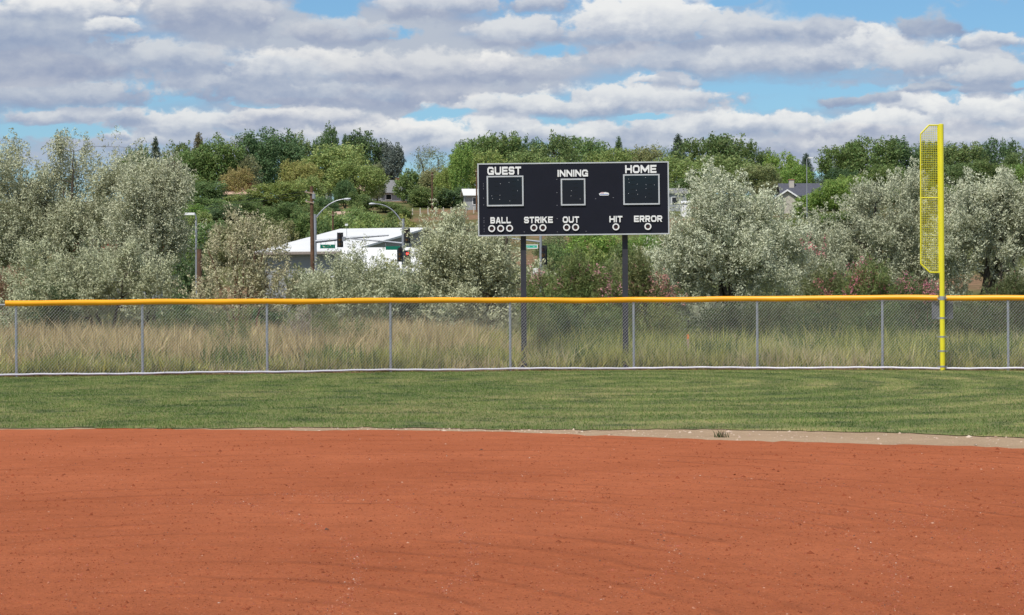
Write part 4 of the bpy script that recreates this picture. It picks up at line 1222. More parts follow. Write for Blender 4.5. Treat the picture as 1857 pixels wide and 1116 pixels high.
# ---------------------------------------------------------------- hill trees: mesh variants at unit size
def norm(q):
    q = q.reshape(-1, 3)
    return float(np.percentile(q[:, 2], 99.6)), float(np.percentile(np.hypot(q[:, 0], q[:, 1]), 96))
def variant(kind, seed):
    rr = np.random.default_rng(seed)
    if kind == 'round':
        ells = [((0, 0, .55), (.36, .36, .36))]
        for k in range(7):
            a = rr.uniform(0, 6.28)
            ells.append(((.24 * math.cos(a), .24 * math.sin(a), rr.uniform(.34, .78)), (rr.uniform(.17, .25),) * 2 + (rr.uniform(.13, .22),)))
        q, C, D = crown(rr, ells, 430, 30, .15, .062, .034, .020, .45, .8, .4, .62, zmin=.08)
    elif kind == 'tall':
        ells = [((0, 0, .5), (.28, .28, .42))]
        for k in range(9):
            a = rr.uniform(0, 6.28); zz = rr.uniform(.3, .82)
            ells.append(((.22 * math.cos(a), .22 * math.sin(a), zz), (rr.uniform(.13, .2),) * 2 + (rr.uniform(.14, .2),)))
        q, C, D = crown(rr, ells, 420, 32, .17, .055, .032, .018, .2, .6, .3, .6, zmin=.06, droop=.5)
    elif kind == 'poplar':
        ells = [((0, 0, .52), (.30, .30, .44))]
        for k in range(8):
            a = rr.uniform(0, 6.28)
            ells.append(((.22 * math.cos(a), .22 * math.sin(a), rr.uniform(.3, .86)), (.13, .13, .16)))
        q, C, D = crown(rr, ells, 440, 30, .14, .05, .030, .018, 1.2, .5, .35, .6, zmin=.05)
    elif kind == 'sparse':
        ells = [((0, 0, .62), (.42, .42, .34)), ((.1, 0, .8), (.25, .25, .18))]
        q, C, D = crown(rr, ells, 210, 14, .16, .06, .026, .014, .8, .6, .4, .4, zmin=.15)
    elif kind == 'conifer':
        C, D = [], []
        for k in range(420):
            z = .08 + .9 * rr.uniform() ** .9
            lay = round(z * 14) / 14
            rad = .5 * (1.02 - z) ** .85 * rr.uniform(.55, 1.08)
            a = rr.uniform(0, 6.28)
            C.append((rad * math.cos(a), rad * math.sin(a), lay + rr.normal(0, .012))); D.append((math.cos(a), math.sin(a), -.15))
        C = np.array(C); D = unit(np.array(D))
        n_leaf = 24; ci = np.repeat(np.arange(len(C)), n_leaf); N = len(ci)
        s = rr.uniform(-.6, .4, N); perp = unit(np.cross(D[ci], unit(rr.normal(0, 1, (N, 3)))))
        pos = C[ci] + D[ci] * (s * .16)[:, None] + perp * (np.sqrt(rr.uniform(0, 1, N)) * .035)[:, None]
        ld = unit(D[ci] + perp * .8); ls = unit(np.cross(ld, unit(rr.normal(0, 1, (N, 3)))))
        q = leaf_quads(pos, ld, ls, .035 * rr.uniform(.6, 1.4, N), .012 * rr.uniform(.6, 1.4, N))
        w = MB().tube([(0, 0, -.03), (0, 0, .5), (0, 0, .97)], [.03, .018, .004], 7)
        return w.mesh('conifer_trunk', M['bark'], True), fast_mesh('conifer_crown', q, 4, M['leaf']), norm(q)
    else:  # bush
        ells = [((0, 0, .4), (.42, .42, .42))]
        for k in range(6):
            a = rr.uniform(0, 6.28)
            ells.append(((.28 * math.cos(a), .28 * math.sin(a), rr.uniform(.25, .7)), (.22, .22, .26)))
        q, C, D = crown(rr, ells, 300, 28, .2, .08, .05, .03, .5, .8, .4, .6, zmin=.02)
    w = wood(rr, (0, 0, -.03), C, .035, 2, 8, 26 if kind != 'sparse' else 90, .1, .1)
    return w.mesh(kind + '_trunk', M['bark'], True), fast_mesh(kind + '_crown', q, 4, M['leaf']), norm(q)
VAR = {k: [variant(k, 900 + 10 * i + j) for j in range(n)] for i, (k, n) in enumerate((('round', 4), ('tall', 3), ('poplar', 2), ('sparse', 2), ('conifer', 2), ('bush', 2)))}
TINT = {'dark': (0.042, 0.070, 0.026), 'mid': (0.075, 0.108, 0.030), 'light': (0.115, 0.150, 0.040), 'yellow': (0.145, 0.155, 0.036), 'gold': (0.19, 0.155, 0.055),
        'bright': (0.10, 0.155, 0.030), 'spruce': (0.040, 0.058, 0.038), 'brown': (0.085, 0.075, 0.04), 'maroon': (0.055, 0.025, 0.022), 'dull': (0.11, 0.12, 0.05), 'blue': (0.07, 0.085, 0.065)}
rt = np.random.default_rng(77)
count = {}
def hill_tree(px, top, w, d, kind, tint, label, base_px=None):
    z0 = H(d)
    pt_ = at(px, top, d)
    k = count[kind] = count.get(kind, -1) + 1
    tm, cm, (zt_, rd_) = VAR[kind][k % len(VAR[kind])]
    h = (pt_.z - z0 + .2) / zt_
    nm = {'conifer': 'conifer', 'bush': 'bush', 'sparse': 'thin_tree'}.get(kind, 'tree')
    root = empty(nm, (pt_.x, d, z0 - .2), label, {'conifer': 'conifer', 'bush': 'bush'}.get(kind, 'tree'), 'trees and bushes on the hillside behind the ballpark')
    wid = w * d / F * {'round': 1.18, 'tall': 1.1, 'poplar': 1.1, 'sparse': 1.1, 'conifer': 1.15, 'bush': 1.25}[kind] / (2 * rd_)
    root.scale = (wid * (1.0 if kind != 'conifer' else 1.0), wid, h)
    root.rotation_euler.z = rt.uniform(0, 6.28)
    link('trunk', tm, root)
    c = link('crown', cm, root)
    t = TINT[tint]
    j = rt.uniform(.88, 1.12)
    j *= 2.6 if tint != 'dark' else 3.0
    lum = .3 * t[0] + .6 * t[1] + .1 * t[2]
    t = tuple(q_ * .9 + lum * .1 for q_ in t)
    c.color = (t[0] * j * rt.uniform(.94, 1.06), t[1] * j, t[2] * j * rt.uniform(.9, 1.1), 1)
    return root
T = [
 # far ridge, left of the scoreboard
 (250, 268, 60, 500, 'round', 'mid', 'mid green ridge tree just left of the narrow left spruce'),
 (282, 251, 34, 470, 'conifer', 'spruce', 'narrow dark spruce standing above the loose left olive'),
 (262, 300, 50, 440, 'bush', 'yellow', 'yellow green bush half hidden behind the left olive trees'),
 (322, 262, 70, 520, 'round', 'mid', 'round green ridge tree right of the narrow left spruce'),
 (305, 295, 44, 450, 'round', 'maroon', 'dark maroon leaved tree below the narrow left spruce'),
 (360, 243, 46, 580, 'conifer', 'brown', 'ragged brownish pine poking above the left ridge trees'),
 (350, 272, 80, 500, 'round', 'mid', 'broad green tree below the ragged brownish pine'),
 (396, 250, 86, 500, 'tall', 'mid', 'tall drooping green tree above the pale blue house'),
 (432, 252, 50, 580, 'sparse', 'dull', 'thin see through tree in the gap left of the big dark ridge tree'),
 (440, 285, 64, 500, 'round', 'dull', 'dull green tree behind the golden tree'),
 (470, 244, 74, 520, 'tall', 'dark', 'left half of the big dark drooping ridge clump'),
 (508, 236, 92, 530, 'tall', 'dark', 'tallest dark drooping tree of the left ridge'),
 (542, 246, 60, 560, 'tall', 'mid', 'lighter drooping tree at the right end of the big dark clump'),
 (594, 231, 50, 560, 'round', 'dark', 'small dark round crown at the highest point left of the gap'),
 (626, 246, 34, 570, 'conifer', 'dark', 'dark pointed crown between round crown and dark poplars'),
 (664, 240, 76, 540, 'poplar', 'dark', 'dark poplar with upright branches left of the ridge gap'),
 (702, 258, 56, 540, 'poplar', 'blue', 'blue grey poplar at the edge of the ridge gap'),
 (604, 262, 112, 460, 'round', 'light', 'big pale green rounded tree in front of the dark ridge crowns'),
 (545, 292, 66, 440, 'round', 'yellow', 'yellow tinged tree at the shoulder of the big pale green one'),
 (432, 305, 54, 440, 'round', 'gold', 'golden tan tree standing above the beige house'),
 (645, 292, 90, 440, 'round', 'light', 'pale green tree above the curved street lamps'),
 (682, 298, 34, 450, 'tall', 'dull', 'grey green tree overhanging the grey roofed house'),
 # slope trees at left
 (320, 318, 80, 430, 'round', 'mid', 'green slope tree behind the loose outer olive sprays'),
 (365, 330, 80, 410, 'round', 'mid', 'green slope tree left of the pale blue house'),
 (340, 372, 70, 360, 'round', 'bright', 'fresh green tree low on the slope at left'),
 (400, 372, 70, 370, 'round', 'dark', 'dark slope tree below the pale blue house'),
 (450, 366, 80, 380, 'round', 'mid', 'rounded slope tree below the beige house'),
 (505, 330, 90, 400, 'round', 'light', 'pale slope tree right of the beige house'),
 (560, 322, 70, 410, 'round', 'light', 'pale slope tree behind the tall brown utility pole'),
 (520, 368, 80, 360, 'round', 'mid', 'slope tree above the left end of the white roof'),
 (480, 395, 70, 320, 'tall', 'dull', 'dull tree low on the slope behind the half bare bush'),
 (415, 400, 70, 310, 'bush', 'dull', 'dull bush low on the slope behind the half bare bush'),
 (330, 412, 64, 240, 'round', 'bright', 'bright green tree beside the lone street lamp at left'),
 (350, 455, 60, 200, 'bush', 'dark', 'dark bush at the foot of the lone street lamp'),
 (575, 372, 60, 350, 'round', 'mid', 'rounded tree directly above the white roof ridge left end'),
 (626, 328, 40, 420, 'round', 'dark', 'dark tree above the low pinkish roof'),
 (615, 388, 60, 330, 'bush', 'light', 'light bush above the middle of the white roof'),
 (655, 378, 66, 340, 'round', 'light', 'light tree between the two curved street lamps'),
 (700, 366, 50, 400, 'round', 'mid', 'rounded tree below the grey roofed house'),
 (720, 392, 60, 330, 'bush', 'yellow', 'yellowish bush above the right end of the white roof'),
 (766, 345, 44, 420, 'round', 'dark', 'dark tree at the right end of the grey roofed house'),
 (745, 310, 50, 480, 'bush', 'mid', 'low green crown in the ridge gap'),
 # around the middle
 (782, 266, 72, 520, 'sparse', 'dull', 'thin twiggy tree right of the ridge gap'),
 (790, 305, 60, 470, 'tall', 'dull', 'olive brown tree behind the bare wooden utility pole'),
 (834, 264, 38, 450, 'poplar', 'bright', 'narrow upright dark green tree left of the scoreboard'),
 (815, 300, 44, 460, 'round', 'light', 'yellowish green tree beside the narrow upright one'),
 (780, 338, 60, 415, 'bush', 'mid', 'green bush above the row of white fence posts'),
 (815, 345, 50, 415, 'bush', 'dark', 'dark bush above the row of white fence posts'),
 (846, 340, 40, 415, 'round', 'dark', 'dark tree just left of the scoreboard edge'),
 (862, 250, 74, 540, 'round', 'mid', 'ridge tree above the top left corner of the scoreboard'),
 (905, 244, 86, 540, 'round', 'mid', 'ridge tree above the word GUEST'),
 (955, 252, 70, 560, 'round', 'dark', 'ridge tree above the space between GUEST and INNING'),
 (1000, 246, 80, 540, 'round', 'mid', 'ridge tree above the left part of INNING'),
 (1060, 250, 90, 560, 'round', 'mid', 'ridge tree above the right part of INNING'),
 (1122, 250, 36, 560, 'conifer', 'dark', 'small dark conifer above the scoreboard left of HOME'),
 (1160, 268, 70, 520, 'round', 'dull', 'ridge tree above the word HOME'),
 (1198, 262, 60, 540, 'sparse', 'mid', 'thin tree above the top right corner of the scoreboard'),
 (885, 275, 70, 470, 'round', 'light', 'lighter tree peeking over the left part of the scoreboard'),
 (975, 276, 100, 470, 'round', 'light', 'lighter tree peeking over the middle of the scoreboard'),
 (1105, 272, 90, 480, 'round', 'light', 'lighter tree peeking over the right part of the scoreboard'),
 # right of the scoreboard
 (1230, 246, 50, 540, 'conifer', 'spruce', 'dark ragged spruce at the left end of the right ridge'),
 (1285, 246, 110, 530, 'round', 'mid', 'tall rounded ridge tree above the tallest right olive'),
 (1345, 258, 66, 540, 'round', 'mid', 'ridge tree right of the tall rounded one'),
 (1390, 274, 40, 540, 'poplar', 'mid', 'small upright ridge tree in the middle of the right slope'),
 (1240, 285, 100, 460, 'round', 'light', 'pale green tree beside the right edge of the scoreboard'),
 (1235, 325, 70, 440, 'tall', 'mid', 'leaning dark limbed tree in front of the grey shed house'),
 (1320, 282, 100, 460, 'round', 'light', 'pale tree directly behind the tallest right olive'),
 (1372, 300, 80, 450, 'round', 'dull', 'dull olive green tree left of the dark roofed house'),
 (1418, 278, 60, 520, 'round', 'bright', 'fresh green crown behind the dark roofed house'),
 (1440, 300, 60, 500, 'round', 'bright', 'fresh green tree directly behind the house chimney'),
 (1462, 280, 42, 510, 'conifer', 'spruce', 'blue dark spruce right of the dark roofed house'),
 (1390, 330, 40, 430, 'round', 'dull', 'rounded tree below the left eave of the dark roofed house'),
 (1488, 318, 36, 700, 'bush', 'blue', 'distant pale bush in the gap right of the spruce'),
 (1530, 260, 80, 500, 'round', 'mid', 'left crown of the right hand ridge clump'),
 (1578, 251, 100, 500, 'round', 'mid', 'highest crown of the clump left of the foul pole'),
 (1632, 254, 80, 510, 'round', 'dark', 'dark crown just left of the foul pole top'),
 (1690, 258, 70, 520, 'round', 'dark', 'dark crown behind the wing of the foul pole'),
 (1740, 262, 90, 500, 'round', 'mid', 'green crown just right of the foul pole'),
 (1808, 254, 74, 520, 'round', 'dark', 'brownish dark dome shaped crown near the right edge'),
 (1855, 266, 70, 500, 'round', 'mid', 'green crown cut by the right edge of the view'),
 (1510, 326, 66, 385, 'round', 'bright', 'bright green bushy tree beside the grey street lamp at right'),
 (1546, 318, 60, 420, 'round', 'bright', 'bright leafy tree left of the tan tinted olive top'),
 (1600, 300, 90, 450, 'round', 'mid', 'darker tree behind the tan tinted olive'),
 (1530, 305, 60, 460, 'round', 'dark', 'dark tree under the left crown of the right clump'),
 (1730, 298, 80, 450, 'round', 'mid', 'green tree behind the right edge olive top left side'),
 (1790, 292, 80, 450, 'round', 'mid', 'green tree filling the gap between right edge olive tops'),
 (1850, 300, 70, 450, 'round', 'bright', 'green tree above the right edge olive outer sprays'),
 (1465, 352, 40, 385, 'bush', 'bright', 'green bush below the dark roofed house'),
 # below the scoreboard
 (1005, 425, 70, 300, 'round', 'dull', 'dull tree seen below the word OUT'),
 (1070, 412, 90, 290, 'round', 'bright', 'bright green tree seen below the scoreboard between its posts'),
 (1160, 425, 70, 285, 'round', 'bright', 'bright green tree seen below the word ERROR'),
 (1110, 470, 80, 240, 'bush', 'dull', 'dull bush low between the scoreboard posts'),
 (1030, 480, 70, 230, 'sparse', 'brown', 'thin brown bush with pale bare limbs below OUT'),
 (1200, 440, 60, 270, 'round', 'mid', 'tree at the lower right corner of the scoreboard'),
 (975, 470, 50, 230, 'bush', 'dull', 'bush behind the signal pole below the scoreboard'),
 (562, 486, 64, 178, 'bush', 'dull', 'low bush at the foot of the tall brown utility pole'),
 (690, 476, 60, 190, 'bush', 'yellow', 'yellow brown bush below the right white roof'),
 (1690, 330, 90, 400, 'round', 'mid', 'green slope tree behind the middle of the foul pole wing'),
 (1420, 395, 80, 350, 'bush', 'mid', 'slope bush behind the bright olive right shoulder'),
 (1520, 385, 80, 360, 'bush', 'mid', 'slope bush behind the tan tinted olive left shoulder'),
 (180, 380, 120, 380, 'round', 'dark', 'dark slope tree behind the two tall left olives'),
 (60, 400, 120, 380, 'round', 'dark', 'dark slope tree behind the tallest left olive'),
 (240, 430, 90, 300, 'round', 'dark', 'dark tree behind the low left olive bush'),
]
for row in T:
    hill_tree(*row)
SLOPE = 'small green scrub bush filling the slope between the larger hill trees'
for px, py, w, d, ti in ((300, 352, 60, 400, 'mid'), (385, 358, 60, 395, 'mid'), (430, 352, 56, 410, 'light'), (480, 356, 60, 400, 'mid'), (545, 352, 60, 400, 'light'), (535, 392, 60, 330, 'mid'), (580, 398, 50, 310, 'mid'), 
                         (680, 388, 44, 345, 'mid'), (660, 402, 60, 300, 'light'), (622, 386, 60, 335, 'mid'), (592, 384, 40, 335, 'light'), (560, 380, 50, 340, 'mid'), (650, 366, 36, 360, 'mid'), (700, 394, 50, 320, 'mid'), (590, 358, 44, 390, 'dark'), (655, 350, 40, 400, 'mid'), (410, 372, 50, 370, 'mid'), (360, 386, 50, 350, 'light'), (300, 372, 60, 370, 'mid'), (500, 402, 60, 310, 'dull'), (450, 398, 60, 320, 'mid'), (380, 400, 60, 330, 'mid'), (725, 378, 40, 380, 'mid'), (1270, 350, 60, 420, 'mid'), (1370, 352, 50, 420, 'light'),
                         (1500, 362, 60, 400, 'bright'), (1560, 350, 60, 410, 'mid'), (1640, 340, 70, 420, 'mid'), (1740, 345, 70, 420, 'mid'), (1820, 340, 70, 420, 'bright'), (1440, 400, 70, 330, 'dull'), (1130, 440, 50, 280, 'mid'), (1020, 450, 50, 260, 'mid'), (1085, 450, 60, 255, 'light'), (995, 440, 40, 290, 'mid'), (1180, 462, 50, 240, 'light'),
                         (270, 390, 70, 350, 'mid'), (210, 410, 80, 330, 'mid'), (120, 420, 90, 330, 'dark'), (30, 430, 90, 330, 'dark'), (1045, 462, 40, 235, 'dull'), (1140, 478, 50, 225, 'dull')):
    hill_tree(px, py, w, d, 'bush', ti, SLOPE)
BAND = 'low dull green scrub bush in the weedy band between the olives and the road'
for px, py, w, d, ti in ((-10, 548, 70, 110, 'dull'), (60, 552, 90, 104, 'dark'), (150, 550, 90, 108, 'dull'), (230, 552, 80, 112, 'dull'), (310, 540, 70, 108, 'dark'), (345, 535, 60, 112, 'brown'), (395, 552, 70, 104, 'dull'), (480, 548, 80, 106, 'dark'), (560, 546, 80, 104, 'dull'), (620, 552, 70, 110, 'dull'), (700, 548, 80, 104, 'dark'), (770, 546, 70, 106, 'dull'),
                         (830, 548, 80, 104, 'dark'), (930, 540, 80, 106, 'dull'), (1010, 520, 70, 108, 'dull'), (1110, 515, 80, 106, 'dull'), (1210, 535, 70, 104, 'dark'), (1300, 545, 80, 100, 'dark'), (1400, 540, 80, 102, 'dark'), (1470, 525, 80, 104, 'dull'), (1560, 535, 80, 102, 'dark'), (1650, 535, 80, 102, 'dull'), (1740, 540, 80, 102, 'dark'), (1830, 535, 80, 104, 'brown')):
    hill_tree(px, py, w, d, 'bush', ti, BAND)

# ================================================================ BUILDINGS
def gable_house(name, label, cat, px, d, width, depth, wall_h, roof_h, rz, wall, roof, z=None, over=.5, hip=0.0, door=None, gable_trim=None, windows=2, chimney=None, eave=None):
    z0 = H(d) if z is None else z
    root = empty(name, (X(px, d), d, z0), label, cat, None, rz)
    w, dp = width / 2, depth / 2
    MB().prism([(-w, -.5), (w, -.5), (w, wall_h), (-w, wall_h)], -dp, dp).build('wall', wall, root)
    # gable ends carry the wall up under the roof
    rb = MB()
    o_ = over; t = .14
    W_, D_ = w + o_, dp + o_
    hp = hip * width / 2
    e = wall_h - roof_h * o_ / dp
    rb.add([(-W_, -D_, e), (W_, -D_, e), (W_ - hp, 0, wall_h + roof_h), (-W_ + hp, 0, wall_h + roof_h), (-W_, D_, e), (W_, D_, e),
            (-W_, -D_, e + t), (W_, -D_, e + t), (W_ - hp, 0, wall_h + roof_h + t), (-W_ + hp, 0, wall_h + roof_h + t), (-W_, D_, e + t), (W_, D_, e + t)],
           [(6, 7, 8, 9), (9, 8, 11, 10), (0, 3, 2, 1), (3, 4, 5, 2), (0, 1, 7, 6), (5, 4, 10, 11), (0, 6, 9, 3), (3, 9, 10, 4), (1, 2, 8, 7), (2, 5, 11, 8)])
    rf = rb.build('roof', roof, root)
    if hip:
        rb2 = MB().add([(-W_, -D_, e + .01), (-W_, D_, e + .01), (-W_ + hp, 0, wall_h + roof_h), (W_, -D_, e + .01), (W_, D_, e + .01), (W_ - hp, 0, wall_h + roof_h)], [(0, 1, 2), (3, 5, 4)])
        rb2.build('hip_slope', roof, rf)
    else:
        MB().add([(-w, -dp, wall_h), (-w, dp, wall_h), (-w, 0, wall_h + roof_h - .02), (w, -dp, wall_h), (w, dp, wall_h), (w, 0, wall_h + roof_h - .02)], [(0, 2, 1), (3, 4, 5)]).build('gable_end', wall, root)
    if eave:
        MB().box((0, -D_ - .03, e + .05), (2 * W_, .06, .3)).build('eave_fascia', eave, rf)
    for k in range(windows):
        wx = -w + width * (k + .5) / windows
        f = MB().box((wx, -dp - .03, wall_h * .55), (1.3, .06, 1.2)).build('window', M['white'], root)
        MB().box((wx, -dp - .065, wall_h * .55), (1.1, .02, 1.0)).build('pane', M['glass'], f)
    if chimney:
        cx, cy, ch, cm_ = chimney
        c = MB().box((cx, cy, wall_h + roof_h * .6 + ch / 2), (.8, .8, ch)).build('chimney', cm_, rf)
        MB().box((cx, cy, wall_h + roof_h * .6 + ch + .06), (.95, .95, .12)).build('chimney_cap', M['brick'], c)
    return root
# white-roofed metal building seen over its eave corner
Pc = Vector((-15.3, 225, 0))
uD, vD = Vector((-0.954, 0.30, 0)), Vector((0.30, 0.954, 0))
root = empty('metal_building', Pc, 'large grey metal building with a sloping white roof behind the brown utility pole', 'building')
LN, WD, EV, RG = 8.0, 42.0, 6.25, 8.85
corner = lambda a, b, z: uD * a + vD * b + Vector((0, 0, z))
wl_ = MB().add([corner(0, 0, -.2), corner(LN, 0, -.2), corner(LN, WD, -.2), corner(0, WD, -.2), corner(0, 0, EV), corner(LN, 0, EV), corner(LN, WD, EV), corner(0, WD, EV), corner(0, WD / 2, RG - .12), corner(LN, WD / 2, RG - .12)],
               [(0, 1, 5, 4), (1, 2, 6, 9, 5), (2, 3, 7, 6), (3, 0, 4, 8, 7), (4, 5, 9, 8), (8, 9, 6, 7)])
wl_.build('wall', M['grey_wall'], root)
ov = .7
r_ = MB()
def rpt(a, b, z): return corner(a, b, z)
sl = (RG - EV) / (WD / 2)
for zz in (0, .18):
    r_.v += [tuple(rpt(-ov, -ov, EV - ov * sl + zz)), tuple(rpt(LN + ov, -ov, EV - ov * sl + zz)), tuple(rpt(LN + ov, WD / 2, RG + zz)), tuple(rpt(-ov, WD / 2, RG + zz)), tuple(rpt(LN + ov, WD + ov, EV - ov * sl + zz)), tuple(rpt(-ov, WD + ov, EV - ov * sl + zz))]
r_.f = [(6, 7, 8, 9), (9, 8, 10, 11), (0, 3, 2, 1), (3, 5, 4, 2), (0, 1, 7, 6), (5, 11, 10, 4), (0, 6, 9, 3), (3, 9, 11, 5), (1, 2, 8, 7), (2, 4, 10, 8)]
rf = r_.build('roof', M['white_roof'], root)
f_ = MB().tube([rpt(-ov, -ov - .05, EV - ov * sl - .02), rpt(LN + ov, -ov - .05, EV - ov * sl - .02)], .16, 4).build('eave_fascia', M['fascia'], rf)
gable_house('low_building', 'lower white roofed building right of the large metal one behind the red signal', 'building', 716, 212, 8.2, 16, 3.6, 2.6, -.06, M['grey_wall'], M['white_roof'], 0, .4, windows=0, eave=M['fascia'])
gable_house('hip_roofed_house', 'house with grey hip roof and small chimney below the dark poplars on the hill', 'house', 716, 500, 9.5, 9, 2.3, 2.5, .45, M['house_grey'], M['shingle'], H(500) - .6, .5, .45, windows=3, chimney=(1.0, .3, 1.5, M['brick']))
gable_house('shed_house', 'small tan roofed house partly hidden left of the grey hip roofed house', 'house', 668, 520, 5, 7, 2.2, 1.2, .1, M['beige'], M['tan_roof'], H(520), .4, windows=1)
gable_house('dark_roofed_house', 'house with dark slate roof, white gable trim and tan chimney at right', 'house', 1452, 400, 6.4, 6, 2.2, 1.9, 0, M['beige'], M['shingle_dark'], H(400), .4, windows=2, chimney=(-1.5, -.8, 1.4, M['beige']))
# its front-facing gable
d = 394
gr = empty('gabled_porch', (X(1428, d), d, H(d) - 2.0), 'small front porch gable with white rake boards on the dark roofed house', 'porch')
MB().prism([(-1.5, -.3), (1.5, -.3), (1.5, 4.3), (0, 5.3), (-1.5, 4.3)], -.6, 3).build('wall', M['beige'], gr)
rf = MB()
for s_ in (-1, 1):
    rf.add([(0, -.9, 5.45), (s_ * 2.0, -.9, 4.15), (s_ * 2.0, 3.2, 4.15), (0, 3.2, 5.45), (0, -.9, 5.6), (s_ * 2.0, -.9, 4.3), (s_ * 2.0, 3.2, 4.3), (0, 3.2, 5.6)], [(4, 5, 6, 7), (0, 3, 2, 1), (0, 1, 5, 4), (1, 2, 6, 5), (2, 3, 7, 6)])
rf.build('roof', M['shingle_dark'], gr)
for s_ in (-1, 1):
    MB().add([(0, -1.0, 5.62), (s_ * 2.05, -1.0, 4.3), (s_ * 2.05, -1.0, 4.02), (0, -1.0, 5.34), (0, -.92, 5.62), (s_ * 2.05, -.92, 4.3), (s_ * 2.05, -.92, 4.02), (0, -.92, 5.34)],
             [(0, 1, 2, 3), (4, 7, 6, 5), (0, 4, 5, 1), (1, 5, 6, 2), (2, 6, 7, 3)]).build('rake_board', M['white'], gr)
gable_house('grey_house', 'plain grey house right of the scoreboard edge behind leaning limbs', 'house', 1222, 400, 3.6, 6, 2.6, .8, .05, M['house_grey'], M['shingle'], H(400), .3, windows=1)
gable_house('white_garage', 'small white garage beside the plain grey house', 'garage', 1244, 385, 1.3, 3, 1.9, .3, 0, M['white'], M['white_roof'], H(385) + .1, .15, windows=0)
gable_house('pale_blue_house', 'pale blue house with light roof left of the golden tree', 'house', 398, 445, 3.0, 6, 2.3, .7, .1, M['blue_wall'], M['blue_wall'], H(445) + .5, .2, windows=1)
gable_house('beige_house', 'low beige house with tan roof under the golden tree', 'house', 440, 440, 5.0, 6, 1.7, 1.1, -.12, M['beige'], M['tan_roof'], H(440) + .4, .4, windows=2, chimney=(1.3, 0, 1.3, M['brick']))
gable_house('white_roofed_house', 'house with white roof and grey wall cut by the scoreboard left edge', 'house', 862, 410, 3.4, 6, 2.3, 1.0, .1, M['house_grey'], M['white_roof'], H(410), .5, windows=1)
gable_house('pinkish_roofed_house', 'low house with pinkish roof above the left curved street lamp', 'house', 624, 345, 3.6, 6, 2.9, .6, 0, M['beige'], M['tan_roof'], H(345) + .3, .3, windows=1)
gable_house('white_house', 'white house glimpsed behind the top of the brown utility pole', 'house', 580, 470, 3.6, 6, 2.2, .9, .3, M['white'], M['white_roof'], H(470) + .2, .3, windows=1)
# red and white canopy glimpsed through the left olives
d = 165
cn = empty('canopy_building', (X(200, d), d, 0), 'red banded white flat roofed building glimpsed through the left olive trees', 'building')
z1 = at(200, 440, d).z; z0 = at(200, 456, d).z
MB().box((0, 2, z0 / 2), (6.6, 3.4, z0)).build('wall', M['house_grey'], cn)
MB().box((0, 2, (z0 + z1) / 2), (7.4, 4.2, z1 - z0)).build('red_band', M['red_paint'], cn)
MB().box((0, 2, z1 + .16), (7.0, 3.8, .3)).build('roof', M['white_roof'], cn)

# ================================================================ STREET FURNITURE
tag(MB().add([(-70, 190, .02), (70, 190, .02), (70, 206, .02), (-70, 206, .02)], [(0, 1, 2, 3)]).build('road', simple('asphalt', (.05, .05, .052), .9, var=.2, scale=3)), kind='structure')
def curve_pts(p0, p1, p2, n=12):
    return [Vector(p0) * (1 - t) ** 2 + Vector(p1) * 2 * t * (1 - t) + Vector(p2) * t * t for t in (i / n for i in range(n + 1))]
def sig_head(root, c, lit=None, name='signal_head', face=0.0):
    h = MB().box(c, (.34, .26, 1.05)).box((c[0], c[1] + .14, c[2]), (.5, .02, 1.2)).build(name, M['signal_black'], root)
    for k, (m_, on) in enumerate((('red_lamp', 'red'), ('signal_amber', 'amber'), ('signal_amber', 'green'))):
        z = c[2] + .34 - .34 * k
        MB().disc_y((c[0], z), 0, .12, c[1] - .15, c[1] - .128, 14).build('signal_lamp', M['red_lamp'] if lit == on else M['lens'] if on == 'red' else M['signal_amber'], h)
        MB().tube([(c[0], c[1] - .13, z + .13), (c[0], c[1] - .30, z + .12)], .05, 5).build('visor', M['signal_black'], h)
    return h
def street_sign(root, pa, pb, m_, marks=False, border=False):
    a, b = pa, pb
    cx, cz = (a.x + b.x) / 2, (a.z + b.z) / 2
    w, h = abs(b.x - a.x), abs(a.z - b.z)
    s_ = MB().box((cx, a.y - .12, cz), (w, .03, h)).build('street_sign', m_, root)
    if border:
        t = .045
        e = MB().box((cx, a.y - .137, cz + h / 2 - t / 2), (w, .008, t)).box((cx, a.y - .137, cz - h / 2 + t / 2), (w, .008, t)).box((cx + w / 2 - t / 2, a.y - .137, cz), (t, .008, h - 2 * t))
        e.build('border', M['white'], s_)
    if marks:
        mk = MB(); rr = np.random.default_rng(3); xx_ = -w * .38
        while xx_ < w * .36:
            hh_ = h * rr.choice([.22, .3, .36])
            if abs(xx_ - w * .08) > .06:
                mk.box((cx + xx_, a.y - .138, cz - h * .16 + hh_ / 2), (.05, .006, hh_))
            xx_ += .085
        mk.build('worn_lettering', simple('pale_worn_lettering', (.35, .7, .6), .5), s_)
    return s_
def loc(base):
    return lambda px, py, d, dy_=0.0: at(px, py, d) - base + Vector((0, dy_, 0))
# signal pole 1
D1 = 200
b = Vector((X(572, D1), D1, 0)); q = loc(b)
r1_ = empty('traffic_signal_pole', b, 'grey signal pole with long rising mast arm beside the brown utility pole', 'traffic signal', 'traffic signals at the road behind the trees')
MB().tube([(0, 0, -.1), q(571.5, 389, D1)], [.15, .11], 12).build('pole', M['signal_pole'], r1_, smooth=True)
MB().tube([q(572, 438.5, D1), q(640, 431.5, D1), q(705, 427, D1)], [.14, .10, .06], 10).build('mast_arm', M['signal_pole'], r1_, smooth=True)
la = MB().tube(curve_pts(q(572.5, 396, D1), q(597, 362, D1), q(626, 361.5, D1)), [.06 - .0022 * i for i in range(13)], 8).build('lamp_arm', M['signal_pole'], r1_, smooth=True)
c = q(630, 361.5, D1); MB().tube([c - Vector((.28, 0, 0)), c, c + Vector((.28, 0, .02))], [.06, .11, .07], 8).build('lamp_head', M['signal_pole'], la, smooth=True)
